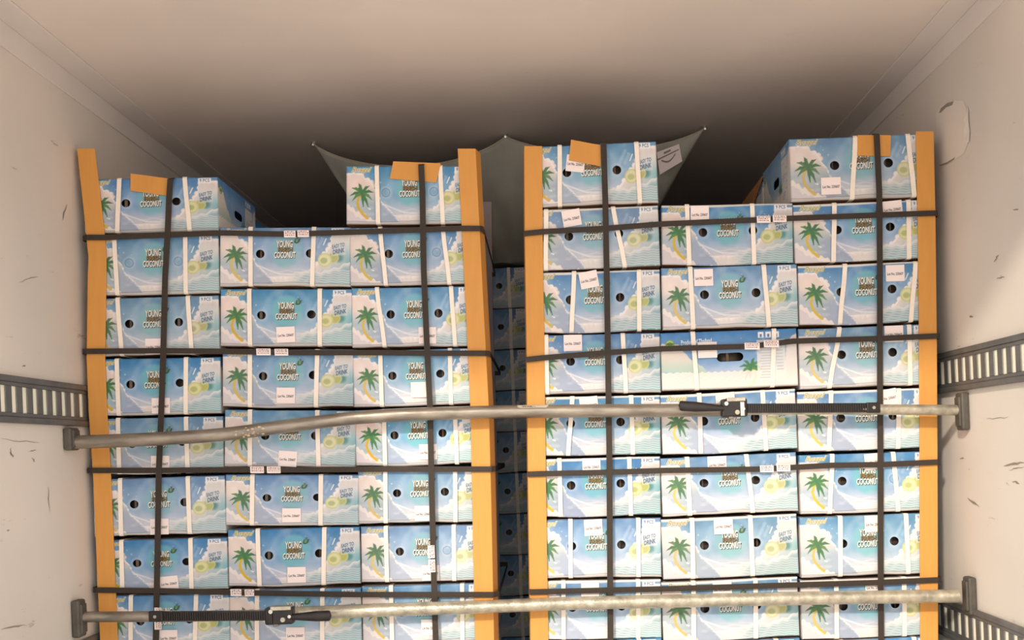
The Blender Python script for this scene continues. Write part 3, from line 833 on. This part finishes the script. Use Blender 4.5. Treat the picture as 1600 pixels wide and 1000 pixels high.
# left pallet, left column, rear (its flank shows past the front carton)
b = P(140, 364, DP)
zt = P(240, 366, DP).z
rear_carton(-1.300, -0.952, zt, zt + .142, YR, 'carton behind the topmost one of the left pallet, sagging lower', 'rear cartons of the left pallet', 2)
zlast = Z_DECK + .004
nn = 13; ph = (zt - .003 - zlast) / nn
for j in range(nn):
    rear_carton(-1.300, -0.952, zlast + j * ph, zlast + (j + 1) * ph, YR, 'coconut carton behind the left pallet\'s left column, %s from its top' % ORD[nn - j if nn - j < 14 else 13], 'rear cartons behind the left pallet\'s left column', 1 + j % 2)
# left pallet, right column, rear: flanks seen through the gap
zt3 = P(650, 257, DP).z - .01
nn = 14; ph = (zt3 - zlast) / nn
for j in range(nn):
    x1 = -0.236 - (1 - j / nn) * .012
    rear_carton(x1 - .368, x1, zlast + j * ph, zlast + (j + 1) * ph, YR, 'dim coconut carton behind the left pallet\'s right column, %s from its top' % ORD[nn - 1 - j], 'rear cartons seen in the gap', 1 + j % 2)
# right pallet, right column, rear: dark flank of the upper carton, brown flap on it
zr = P(1350, 311, DP).z; xr0 = P(1239, 300, DP).x
rear_carton(xr0 - .004, xr0 + .356, zr, zr + .160, YR, 'dark flanked carton behind the top carton of the right pallet', 'rear cartons of the right pallet', 3)
nn = 13; ph = (zr - .003 - zlast) / nn
for j in range(nn):
    rear_carton(xr0, xr0 + .356, zlast + j * ph, zlast + (j + 1) * ph, YR, 'coconut carton behind the right pallet\'s right column, %s from its top' % ORD[nn - j if nn - j < 14 else 13], 'rear cartons behind the right pallet\'s right column', 1 + j % 2)
# deeper pallet seen through the gap between the two
xg0, xg1 = P(683, 600, 3.95).x, P(832, 600, 3.95).x
zg = P(795, 417, 3.95).z
nn = 13; ph = (zg - zlast) / nn
for j in range(nn):
    rear_carton(xg0, xg1, zlast + j * ph, zlast + (j + 1) * ph, 3.95, 'dim coconut carton on the deeper pallet in the gap, %s from its top' % ORD[nn - 1 - j], 'cartons of the deeper pallet', 1 + j % 3)

# ------------------------------------------------------------------ wooden pallets
def wooden_pallet(x0, x1, y0, y1, label):
    root = thing('wooden_pallet', label, 'pallet', ((x0 + x1) / 2, (y0 + y1) / 2, 0), 'wooden pallets under the load')
    def put(name, *b):
        mb = MB(); mb.box(*b); o = mb.build(name, M['wood'], bevel=.002); o.parent = root; o.matrix_parent_inverse = Matrix.Translation(-root.location)
    for k in range(5):
        ya = y0 + (y1 - y0 - .1) * k / 4; put('deck_board', x0, x1, ya, ya + .1, .125, .145)
    for k in range(3):
        xa = x0 + (x1 - x0 - .08) * k / 2; put('stringer', xa, xa + .08, y0, y1, .0, .125)
wooden_pallet(-1.31, -.13, DP, DP + .76, 'wooden pallet under the left stack of cartons')
wooden_pallet(-.06, 1.11, DP, DP + .76, 'wooden pallet under the right stack of cartons')
wooden_pallet(-.52, .1, 3.95, 3.95 + .76, 'wooden pallet under the deeper stack of cartons')

# ------------------------------------------------------------------ brown corner boards
def corner_board(left_pts, w_px, side, label, y_leg=.055, mat_=None, d=DP - .007, leg_out=0.0, extra_w=None):
    """left_pts: (x,y) px of the left edge of the front leaf, top to bottom; side = +1 leg folds back at the right edge"""
    m = mat_ or M['brown']
    L = [P(x, y, d) for x, y in left_pts]
    ws = extra_w or [w_px] * len(left_pts)
    Rr = [P(x + w, y, d) for (x, y), w in zip(left_pts, ws)]
    # extend to the pallet deck
    for arr in (L, Rr):
        a = arr[-1]; arr.append(Vector((a.x, a.y, Z_DECK + .01)))
    t = .004; mb = MB(); n = len(L)
    vs = []
    for a, b_ in zip(L, Rr):
        c = b_ if side > 0 else a
        back = c + Vector((leg_out * side, y_leg, 0)); s = Vector((side * t, 0, 0))
        if side > 0: prof = [a, b_, back, back - s, b_ + Vector((-t, t, 0)), a + Vector((0, t, 0))]
        else: prof = [b_, a, back, back - s, a + Vector((t, t, 0)), b_ + Vector((0, t, 0))]
        vs += prof
    fs = []
    for i in range(n - 1):
        for k in range(6):
            fs.append((i * 6 + k, i * 6 + (k + 1) % 6, (i + 1) * 6 + (k + 1) % 6, (i + 1) * 6 + k))
    fs += [(0, 1, 4, 5), (1, 2, 3, 4), tuple(range((n - 1) * 6, n * 6))]
    mb.add(vs, fs)
    og = (L[-1] + Rr[-1]) / 2
    o = mb.build('corner_board', m, None, origin=og, bevel=.0012)
    return tag(o, label, 'edge board', 'tall corner boards of the pallets')
corner_board([(120, 232), (134, 362), (135, 375), (138, 402), (137, 425), (135, 560), (138, 640), (145, 740), (150, 860), (156, 1000)], 29, -1,
             'tall brown corner board with a creased bend at the left pallet\'s wall side', extra_w=[28, 29, 29, 28, 29, 29, 29, 28, 28, 28], y_leg=.035)
corner_board([(715, 232), (721, 350), (727, 470), (735, 640), (738, 800), (742, 1000)], 30, 1, 'tall brown corner board on the left pallet\'s gap side', extra_w=[28, 28, 28, 29, 30, 30], leg_out=.011, y_leg=.05)
corner_board([(819, 228), (820, 370), (823, 560), (825, 740), (829, 1000)], 28, -1, 'tall brown corner board on the right pallet\'s gap side', y_leg=.05, leg_out=.004)
corner_board([(1431, 205), (1434, 340), (1436, 520), (1437, 700), (1438, 1000)], 28, 1, 'tall brown corner board on the right pallet beside the right wall', y_leg=.035)
corner_board([(751, 315), (753, 480), (758, 640), (764, 860), (766, 1000)], 17, 1, 'grey corner board at the rear of the left pallet, seen in the gap',
             mat_=M['grey_board'], d=DP + .745, y_leg=.02)

# brown pads folded over the top cartons under the vertical bands
def edge_pad(quad, label, d=DP - .0058, back=.09, m=None):
    """quad: tl, tr, br, bl in px"""
    tl, tr, br, bl = [P(x, y, d) for x, y in quad]
    t = .003; up = Vector((0, 0, .0035)); mb = MB()
    k = Vector((0, t, 0))
    bk = Vector((0, back, .0))
    mb.add([tl, tr, br, bl, tl + k, tr + k, br + k, bl + k], [(0, 1, 2, 3), (7, 6, 5, 4), (0, 4, 5, 1), (1, 5, 6, 2), (2, 6, 7, 3), (3, 7, 4, 0)])
    mb.add([tl, tr, tr + bk, tl + bk, tl + up, tr + up, tr + bk + up, tl + bk + up], [(3, 2, 1, 0), (4, 5, 6, 7), (0, 1, 5, 4), (1, 2, 6, 5), (2, 3, 7, 6), (3, 0, 4, 7)])
    o = mb.build('edge_pad', m or M['brown'], None, origin=(bl + br) / 2)
    return tag(o, label, 'edge board', 'brown edge pads under the vertical bands')
edge_pad([(204, 273), (265, 281), (263, 306), (204, 298)], 'brown cardboard pad folded over the left pallet\'s top left carton')
edge_pad([(614, 254), (688, 257), (682, 285), (609, 279)], 'slanted brown cardboard pad folded over the left pallet\'s top right carton')
edge_pad([(892, 220), (940, 229), (939, 260), (889, 250)], 'brown cardboard pad over the right pallet\'s top left carton, covering its sticker', d=DP - .008)
edge_pad([(1340, 213), (1392, 213), (1391, 244), (1340, 243)], 'brown cardboard pad folded over the right pallet\'s top right carton')
# brown flap on the dark rear carton
mb = MB()
q = [P(1184, 228, DP + .40), P(1232, 226, DP + .40), P(1222, 262, DP + .30), P(1178, 300, DP + .44)]
q = [Vector((xr0 - .0062, DP + .36, zr + .165)), Vector((xr0 - .0062, DP + .70, zr + .165)), Vector((xr0 - .0062, DP + .70, zr + .055)), Vector((xr0 - .0062, DP + .40, zr + .150))]
kk = Vector((-.003, 0, 0))
mb.add(q + [p + kk for p in q], [(0, 1, 2, 3), (7, 6, 5, 4), (0, 4, 5, 1), (1, 5, 6, 2), (2, 6, 7, 3), (3, 7, 4, 0)])
mb.box(xr0 - .009, xr0 + .05, DP + .36, DP + .70, zr + .1655, zr + .1685)
tag(mb.build('edge_pad', M['brown_inside'], None, origin=(xr0, DP + .5, zr + .17)), 'brown board on the dark rear carton at the right pallet\'s top', 'edge board', 'brown edge pads under the vertical bands')

# ------------------------------------------------------------------ black bands
def seal_geo(p, along, w, length, k):
    """printed paper-white seal wrapped over a band"""
    along = Vector(along).normalized(); wd = Vector(w).normalized(); nrm = Vector((0, -1, 0))
    mb = MB(); hw = .0095; hl = length / 2; t = .0028
    c = [p + along * (a * hl) + wd * (b_ * hw) for a, b_ in ((-1, -1), (1, -1), (1, 1), (-1, 1))]
    mb.add([x for x in c] + [x + nrm * t for x in c], [(0, 1, 2, 3), (7, 6, 5, 4), (0, 4, 5, 1), (1, 5, 6, 2), (2, 6, 7, 3), (3, 7, 4, 0)])
    r = random.Random(k)
    for row in (-.45, .1, .55):
        a = -hl * .8
        while a < hl * .75:
            L_ = r.uniform(.002, .005)
            cc = [p + nrm * (t + .0004) + along * x + wd * (hw * row + y) for x, y in ((a, 0), (a + L_, 0), (a + L_, .0022), (a, .0022))]
            mb.add(cc, [(0, 1, 2, 3)], 1 + (k + len(mb.f)) % 2)
            a += L_ + r.uniform(.0012, .0025)
    return mb
def black_band_h(pts, ends, label, group, seals, depth=.745, ends_px=None):
    """horizontal band: front polyline in px, then back along both flanks"""
    fr = [P(x, y, DP - .0135) for x, y in pts]
    a, b_ = fr[0], fr[-1]
    xl, xr_ = ends
    loop = [Vector((xl, DP + depth, a.z)), Vector((xl, DP + depth * .5, a.z)), Vector((xl, DP - .004, a.z))] + fr + \
           [Vector((xr_, DP - .004, b_.z)), Vector((xr_ - .004, DP + depth * .5, b_.z)), Vector((xr_ - .009, DP + depth, b_.z)), Vector(((xl + xr_) / 2, DP + depth + .006, (a.z + b_.z) / 2))]
    mb = MB(); mb.ribbon(loop, (0, 0, 1), .0155, .0012, closed=True)
    og = (fr[0] + fr[-1]) / 2
    o = mb.build('black_band', M['strap_black'], None, origin=og); tag(o, label, 'strap', group)
    for (x, y, L_) in seals:
        # height of the band there
        yy = np.interp(x, [p[0] for p in pts], [p[1] for p in pts])
        p = P(x, yy, DP - .0150)
        s = seal_geo(p, (1, 0, math.tan(math.radians(-ROLL * 57.3 + 0))), (0, 0, 1), L_, int(x)).build('seal', [M['sticker'], M['ink'], M['ink_red']], None, origin=p)
        s.parent = o; s.matrix_parent_inverse = Matrix.Translation(-o.location); s['label'] = 'white printed seal on the band'
    return o
gL, gR = 'black horizontal bands round the left pallet', 'black horizontal bands round the right pallet'
black_band_h([(136, 371), (167, 371), (262, 367), (350, 364), (450, 366), (545, 363), (660, 359), (718, 357), (750, 357)], (P(131, 370, DP).x, -.176), 'black band round the left pallet, uppermost of its four', gL, [(453, 366, .032), (474, 366, .032)])
black_band_h([(135, 549), (256, 548), (350, 549), (470, 551), (600, 551), (668, 552), (758, 552)], (P(131, 549, DP).x, -.172), 'black band round the left pallet, second of its four, above the upper load bar', gL, [(412, 551, .040), (440, 551, .038)])
black_band_h([(143, 735), (248, 735), (350, 734), (470, 734), (600, 733), (674, 733), (768, 733)], (P(138, 735, DP).x, -.170), 'black band round the left pallet, third of its four, below the upper load bar', gL, [(402, 734, .038), (428, 734, .038)])
black_band_h([(152, 922), (246, 923), (340, 925), (430, 927), (560, 929), (678, 929), (771, 929)], (P(147, 922, DP).x, -.174), 'black band round the left pallet, lowest, just above the lower load bar', gL, [(369, 925, .030), (390, 926, .026)])
black_band_h([(819, 365), (850, 362), (945, 357), (1035, 350), (1130, 346), (1240, 341), (1375, 336), (1461, 333)], (-.056, P(1464, 333, DP).x), 'black band round the right pallet, uppermost of its four', gR, [(1193, 346, .038), (1218, 343, .038)])
black_band_h([(822, 562), (850, 559), (950, 551), (1035, 545), (1175, 541), (1240, 533), (1375, 529), (1464, 525)], (-.064, P(1467, 525, DP).x), 'black band round the right pallet, second of its four, above the upper load bar', gR, [(1175, 541, .042), (1205, 539, .042)])
black_band_h([(824, 741), (855, 740), (950, 738), (1040, 735), (1190, 733), (1300, 727), (1375, 726), (1465, 722)], (-.074, P(1468, 722, DP).x), 'black band round the right pallet, third of its four, below the upper load bar', gR, [(1198, 733, .038), (1224, 731, .038)])
black_band_h([(827, 925), (952, 922), (1040, 920), (1240, 914), (1375, 910), (1466, 906)], (-.080, P(1469, 906, DP).x), 'black band round the right pallet, lowest of its four', gR, [])

def black_band_v(pts, top_back, label, seals=()):
    fr = [P(x, y, DP - .0158) for x, y in pts]
    a = fr[0]
    path = [Vector((a.x + .004, DP + top_back, a.z + .002)), Vector((a.x, DP + .03, a.z + .009)), Vector((a.x, DP - .004, a.z + .007))] + fr
    last = fr[-1]; path.append(Vector((last.x, last.y, Z_DECK - .05)))
    mb = MB(); mb.ribbon(path, (1, 0, 0), .0165, -.0012)
    o = mb.build('black_band', M['strap_black'], None, origin=fr[-1]); tag(o, label, 'strap', 'black vertical bands down the stacks')
    for (x, y, L_) in seals:
        p = P(x, y, DP - .0178)
        s = seal_geo(p, (0, 0, 1), (1, 0, 0), L_, int(x + y)).build('seal', [M['sticker'], M['ink'], M['ink_red']], None, origin=p)
        s.parent = o; s.matrix_parent_inverse = Matrix.Translation(-o.location); s['label'] = 'white printed seal on the band'
black_band_v([(266, 280), (264, 310), (262, 360), (258, 430), (255, 550), (252, 640), (248, 735), (246, 860), (243, 1010)], .33, 'black vertical band down the left pallet\'s left column', [(247, 953, .014), (247, 974, .034)])
black_band_v([(658, 258), (660, 300), (662, 420), (667, 540), (672, 640), (674, 740), (677, 870), (681, 1010)], .6, 'black vertical band down the left pallet\'s right column', [(674, 862, .036), (675, 884, .036)])
black_band_v([(943, 225), (946, 320), (948, 430), (950, 560), (952, 700), (953, 850), (954, 1010)], .33, 'black vertical band down the right pallet\'s left column')
black_band_v([(1370, 211), (1374, 300), (1375, 430), (1375, 600), (1376, 740), (1376, 860), (1377, 1010)], .6, 'black vertical band down the right pallet\'s right column')

# ------------------------------------------------------------------ load bars
def attach(o, root):
    o.parent = root; o.matrix_parent_inverse = Matrix.Translation(-root.location); return o
YB0, YB1 = 2.832, 2.846
def yb(px): return float(np.interp(px, [98, 450, 1100, 1510], [2.79, 2.842, 2.846, 2.826]))
def bar_pts(pl, step=12):
    xs = [p[0] for p in pl]; out = []
    n = int((xs[-1] - xs[0]) / step)
    ys = np.array([p[1] for p in pl], float)
    grid = np.linspace(xs[0], xs[-1], n + 1)
    yy = np.interp(grid, xs, ys)
    ker = np.ones(5) / 5; pad = np.concatenate([[yy[0]] * 2, yy, [yy[-1]] * 2]); yy = np.convolve(pad, ker, 'valid')
    return [P(x, y, yb(x)) for x, y in zip(grid, yy)]
def load_bar(outer, inner, r_out, r_in, pads, ratchet, label, flip, m_out):
    mid = P(800, outer[len(outer) // 2][1], YB0)
    root = thing('load_bar', label, 'load bar', mid, 'steel load bars across the trailer')
    po = bar_pts(outer)
    mb = MB(); mb.tube(po, r_out, 24)
    attach(mb.build('outer_tube', m_out, smooth=True), root)
    pi_ = bar_pts(inner)
    mb = MB(); mb.tube(pi_, r_in, 24)
    attach(mb.build('inner_tube', M['galv'] if not flip else M['galv_dark'], smooth=True), root)
    for (x, y, hw, hz, sx, hd) in pads:
        c = P(x, y, yb(x)); xw = XL if sx > 0 else XR
        xs = sorted((xw + sx * .001, xw + sx * .024))
        mb = MB(); mb.box(xs[0], xs[1], c.y - hd, c.y + hd, c.z - hz, c.z + hz)
        pd = attach(mb.build('end_pad', M['rubber'], bevel=.006), root)
        xs = sorted((xw + sx * .020, xw + sx * .029))
        mb = MB(); mb.box(xs[0], xs[1], c.y - hd * .72, c.y + hd * .72, c.z - hz * .78, c.z + hz * .78)
        q = mb.build('pad_plate', M['rubber'], bevel=.003); attach(q, root)
    # ratchet unit: rack, housing, handle
    (rx0, rx1, ry0, ry1, hx0, hx1, hy0, hy1, gx0, gx1, gy0, gy1) = ratchet
    def box_px(name, x0, x1, y0, y1, yc, hd, m, bev=.003, parent=None):
        a, b_ = P(x0, y0, yc), P(x1, y1, yc)
        mb = MB(); mb.box(a.x, b_.x, yc - hd, yc + hd, b_.z, a.z)
        return attach(mb.build(name, m, bevel=bev), root)
    yc = yb(rx0) - r_out - .004
    # rack with teeth
    nT = int(abs(rx1 - rx0) / 3.6)
    A, B = P(rx0, (ry0 if rx0 < rx1 else ry1), yc), P(rx1, (ry1 if rx0 < rx1 else ry0), yc)
    mb = MB(); hgt = .013
    ax = (B - A).normalized(); up = Vector((0, 0, 1)); fw = Vector((0, -1, 0))
    def obox(a, b_, h0, h1, f0, f1):
        vs = [a + up * h0 + fw * f0, b_ + up * h0 + fw * f0, b_ + up * h0 + fw * f1, a + up * h0 + fw * f1, a + up * h1 + fw * f0, b_ + up * h1 + fw * f0, b_ + up * h1 + fw * f1, a + up * h1 + fw * f1]
        mb.add(vs, [(0, 3, 2, 1), (4, 5, 6, 7), (0, 1, 5, 4), (1, 2, 6, 5), (2, 3, 7, 6), (3, 0, 4, 7)])
    Ln = (B - A).length
    obox(A, B, -hgt, hgt, -.004, .001)
    obox(A, B, hgt - .003, hgt, 0, .004); obox(A, B, -hgt, -hgt + .003, 0, .004)
    for k in range(nT):
        t0 = A + ax * (Ln * k / nT); t1 = A + ax * (Ln * (k + .5) / nT)
        obox(t0, t1, -hgt, hgt, 0, .0045)
    attach(mb.build('toothed_rack', M['black_metal']), root)
    # rack end block with rivet
    e0, e1 = (B - ax * .026, B + ax * .012) if not flip else (A - ax * .012, A + ax * .026)
    mb = MB(); obox(e0, e1, -.0145, .0145, -.006, .007)
    attach(mb.build('rack_end', M['black_metal'], bevel=.003), root)
    cc = (e0 + e1) / 2 + fw * .0072
    mb = MB(); mb.tube([cc, cc + fw * .003], .0045, 16)
    attach(mb.build('rivet', M['chrome'], smooth=True), root)
    # housing
    yh = yc - .004
    box_px('ratchet_housing', hx0, hx1, hy0, hy1, yh, .016, M['black_metal'], .005)
    hxm = (hx0 + hx1) / 2; hym = (hy0 + hy1) / 2
    w = hx1 - hx0; h = hy1 - hy0
    s = 1 if not flip else -1
    box_px('housing_cheek', hxm - w * .30, hxm + w * .42, hy0 - 2, hy0 + 3, yh - .003, .016, M['galv'], .002)
    box_px('housing_cheek', hxm + s * w * .30 - 4, hxm + s * w * .30 + 4, hy0 + 4, hy1 - 1, yh - .006, .016, M['chrome'] if not flip else M['black_metal'], .002)
    for (fx, fy, rr, mm) in ((.20, .25, 3.2, 'chrome'), (.62, .75, 3.6, 'galv'), (.85, .55, 2.6, 'chrome')):
        c0 = P(hx0 + w * fx, hy0 + h * fy, yh - .016)
        mb = MB(); mb.tube([c0, c0 + fw * .009], rr * .00178, 14)
        attach(mb.build('pin', M[mm], smooth=True), root)
    box_px('pawl', hxm - w * .22, hxm - w * .02, hy1 - 6, hy1 + 4, yh - .004, .010, M['galv_dark'], .002)
    # handle: flattened grip with a rim
    N = 16; A, B = P(gx0, gy0, yh - .012), P(gx1, gy1, yh - .012)
    pts = []; rad = []
    mb = MB()
    def section(f):    # half height along the handle (0 at the housing)
        return (.0082 + .0062 * min(1, f * 1.6)) * (1 if f < .93 else math.sqrt(max(0, 1 - ((f - .93) / .07) ** 2)) * .98 + .02)
    vs = []; seg = 14
    for i in range(N * 2 + 1):
        f = i / (N * 2); p = A + (B - A) * f; hh = section(f)
        for k in range(seg):
            a = 2 * math.pi * k / seg
            vs.append(p + Vector((0, math.cos(a) * .009 * min(1, hh / .0075 + .1), math.sin(a) * hh)))
    fs = [(i * seg + k, (i + 1) * seg + k, (i + 1) * seg + (k + 1) % seg, i * seg + (k + 1) % seg) for i in range(N * 2) for k in range(seg)]
    fs += [tuple(range(seg)), tuple(reversed(range(N * 2 * seg, (N * 2 + 1) * seg)))]
    mb.add(vs, fs)
    attach(mb.build('ratchet_handle', M['black_metal'], smooth=True), root)
    return root
ub = load_bar([(118, 691), (200, 688), (260, 685), (340, 680), (390, 674), (430, 668), (480, 662), (530, 655), (590, 650), (650, 647), (760, 644), (900, 642), (1060, 641), (1150, 640)],
         [(1140, 640), (1300, 639.5), (1400, 640), (1500, 641)], .0185, .0148,
         [(112, 686, 0, .031, 1, .026), (1503, 643, 0, .052, -1, .022)],
         (1165, 1368, 638, 637, 1126, 1167, 624, 651, 1130, 1060, 638, 634),
         'bent grey steel load bar with a ratchet across the upper cartons', False, M['galv_dark'])
lb = load_bar([(455, 959), (600, 953), (760, 948), (880, 943), (1100, 938), (1300, 934), (1497, 931)],
         [(128, 964), (300, 963), (470, 960)], .0185, .0148,
         [(124, 966, 0, .051, 1, .022), (1500, 931, 0, .052, -1, .022)],
         (240, 420, 963, 962, 415, 460, 949, 974, 455, 518, 964, 962),
         'straight steel load bar with a ratchet at the left, bottom of the picture', True, M['galv'])
# flaking paint and the worn sticker on the upper bar
def bar_flakes(root):
    r = random.Random(5); mb = MB()
    for k in range(26):
        x = r.uniform(368, 412); y = 673.5 - (x - 390) * .15 + r.uniform(-6, 8)
        yc = 675 - (x - 385) * .16
        off = (y - yc) / 11.0
        p = P(x, y, yb(x) - .0185 * math.sqrt(max(0, 1 - off * off)) - .0006)
        n = 6; s = r.uniform(.0015, .0045); ph = r.uniform(0, 6)
        ring = [p + Vector((s * 1.4 * math.cos(ph + 6.283 * i / n) * r.uniform(.6, 1), 0, s * .8 * math.sin(ph + 6.283 * i / n) * r.uniform(.6, 1))) for i in range(n)]
        mb.add(ring + [q + Vector((0, .003, 0)) for q in ring], [tuple(range(n)), tuple(range(2 * n - 1, n - 1, -1))] + [(i, i + n, (i + 1) % n + n, (i + 1) % n) for i in range(n)])
    o = attach(mb.build('paint_flakes', M['rust'], origin=P(390, 673, yb(390))), root)
    o.matrix_parent_inverse = Matrix.Translation(-root.location)
    o['label'] = 'flaking pale paint'
bar_flakes(ub)
mb = MB()
rows_ = []
for i in range(13):
    x = 809 + i * 4; ang = [0.15, .45, .75, 1.05, 1.3]
    yc = 643.2 - (x - 809) * .015
    c = P(x, yc, yb(x))
    lo = .5 if 0 < i < 12 else .8
    rows_.append([c + Vector((0, -math.cos(a) * .0192, math.sin(a) * .0192)) for a in (lo if i < 12 else .8, .7, .9, 1.15)])
vs = [p for r_ in rows_ for p in r_]
fs = [(i * 4 + k, (i + 1) * 4 + k, (i + 1) * 4 + k + 1, i * 4 + k + 1) for i in range(12) for k in range(3)]
mb.add(vs, fs, 0)
tv, tf = text_geo('WARNING', .03)
tvs = []
for x, y in tv:
    px_ = 816 + x * 34; c = P(px_, 643.2, yb(px_)); a = .62 + y * .32
    tvs.append(c + Vector((0, -math.cos(a) * .0197, math.sin(a) * .0197)))
mb.add(tvs, tf, 1)
so = attach(mb.build('worn_sticker', [M['hem'], M['ink']], origin=P(833, 640, yb(833))), ub)
so['label'] = 'worn cream sticker with faded letters'

# ------------------------------------------------------------------ canvas air chute hanging from the ceiling
chute = thing('air_chute', 'grey canvas air chute sagging from the ceiling behind the pallets', 'chute', (-.115, 3.62, ZC))
XA, XM, XB = -.807, -.128, .577; YC = 3.62
def rim(s):
    if s < .5: f = s / .5; x = XA + (XM - XA) * f; sag = .094
    else: f = (s - .5) / .5; x = XM + (XB - XM) * f; sag = .070
    z = ZC - .006 - sag * (1 - (2 * f - 1) ** 2) ** .8 * 1.0
    return x, z
NS, NT = 96, 34
def chute_pt(s, t):
    x, z = rim(s)
    xb = -.13 + (x + .115) * .66
    zb = ZC - .385 - .01 * math.sin(math.pi * s)
    tt = t ** .9
    X = x + (xb - x) * tt; Z = z + (zb - z) * tt
    fold = (.045 * math.sin(s * 30 + 3 * t) + .022 * math.sin(s * 63 - 6 * t + 1)) * t * math.exp(-1.5 * t) * 1.6
    Y = YC + .28 * t ** 1.15 + fold + .05 * math.sin(math.pi * s) * t
    return Vector((X, Y, Z))
vs = [chute_pt(i / NS, j / NT) for j in range(NT + 1) for i in range(NS + 1)]
# trough running forward along the ceiling
NR = 8
for j in range(1, NR + 1):
    for i in range(NS + 1):
        p = chute_pt(i / NS, 1.0); f = j / NR
        e = abs(i / NS * 2 - 1)
        vs.append(Vector((p.x + (p.x + .115) * .5 * f * e, p.y + f * 3.2, p.z + f * (.10 + .32 * e ** 3))))
tot = NT + NR
fs = [(j * (NS + 1) + i, j * (NS + 1) + i + 1, (j + 1) * (NS + 1) + i + 1, (j + 1) * (NS + 1) + i) for j in range(tot) for i in range(NS)]
mb = MB(); mb.add(vs, fs)
co = attach(mb.build('canvas', M['fabric'], smooth=True), chute)
sm = co.modifiers.new('cloth', 'SOLIDIFY'); sm.thickness = .002
mb = MB(); mb.tube([chute_pt(i / NS, 0) + Vector((0, -.001, 0)) for i in range(NS + 1)], .0022, 8)
attach(mb.build('hem', M['hem'], smooth=True), chute)['label'] = 'paler stitched hem'
for x in (XA, XM, XB):
    mb = MB(); mb.tube([(x, YC, ZC - .001), (x, YC, ZC - .008)], .010, 14); mb.tube([(x, YC - .004, ZC - .010), (x, YC - .009, ZC - .012)], .004, 10)
    attach(mb.build('ceiling_rivet', M['chrome'], smooth=True), chute)
# tag sewn to the canvas
def front_of(x_px, y_px):
    best = None
    for i in range(52, NS + 1):
        for j in range(0, NT):
            p = chute_pt(i / NS, j / NT); X = p.x * FPX / p.y; Z = (p.z - E) * FPX / p.y
            u = X * cr - Z * sr; v = X * sr + Z * cr
            d = math.hypot(CX + u - x_px, CY - v - y_px)
            if best is None or d < best[0]: best = (d, p)
    return P(x_px, y_px, best[1].y - .006)
g = [[front_of(1026 + (35) * a + b_ * 5, 238 - 13 * a + (27 + 8 * (1 - a)) * b_) for a in (0, .33, .66, 1)] for b_ in (0, .5, 1)]
yav = sum(p.y for r_ in g for p in r_) / 12
g = [[Vector((p.x * (yav - .02) / p.y, yav - .02, E + (p.z - E) * (yav - .02) / p.y)) for p in r_] for r_ in g]
mb = MB(); mb.add([p for r_ in g for p in r_], [(j * 4 + i, j * 4 + i + 1, (j + 1) * 4 + i + 1, (j + 1) * 4 + i) for j in range(2) for i in range(3)])
# smile-shaped arc and a line of lettering on the tag
def tagp(a, b_): 
    p00, p10, p01, p11 = g[0][0], g[0][3], g[2][0], g[2][3]
    return p00.lerp(p10, a).lerp(p01.lerp(p11, a), b_) + Vector((0, -.0015, 0))
arc = [tagp(.15 + .62 * t, .48 + .20 * math.sin(math.pi * t)) for t in [k / 10 for k in range(11)]]
for a, b_ in zip(arc[:-1], arc[1:]):
    mb.add([a, b_, b_ + Vector((0, 0, .006)), a + Vector((0, 0, .006))], [(0, 1, 2, 3)], 1)
mb.add([tagp(0, .30), tagp(.95, .26), tagp(.95, .32), tagp(0, .37)], [(0, 1, 2, 3)], 1)
mb.add([tagp(.3, .12), tagp(.6, .10), tagp(.6, .20), tagp(.3, .22)], [(0, 1, 2, 3)], 1)
tg = attach(mb.build('canvas_tag', [M['sticker'], M['grime']], origin=g[0][0]), chute)
tg['label'] = 'pale tag with a curved arc mark'
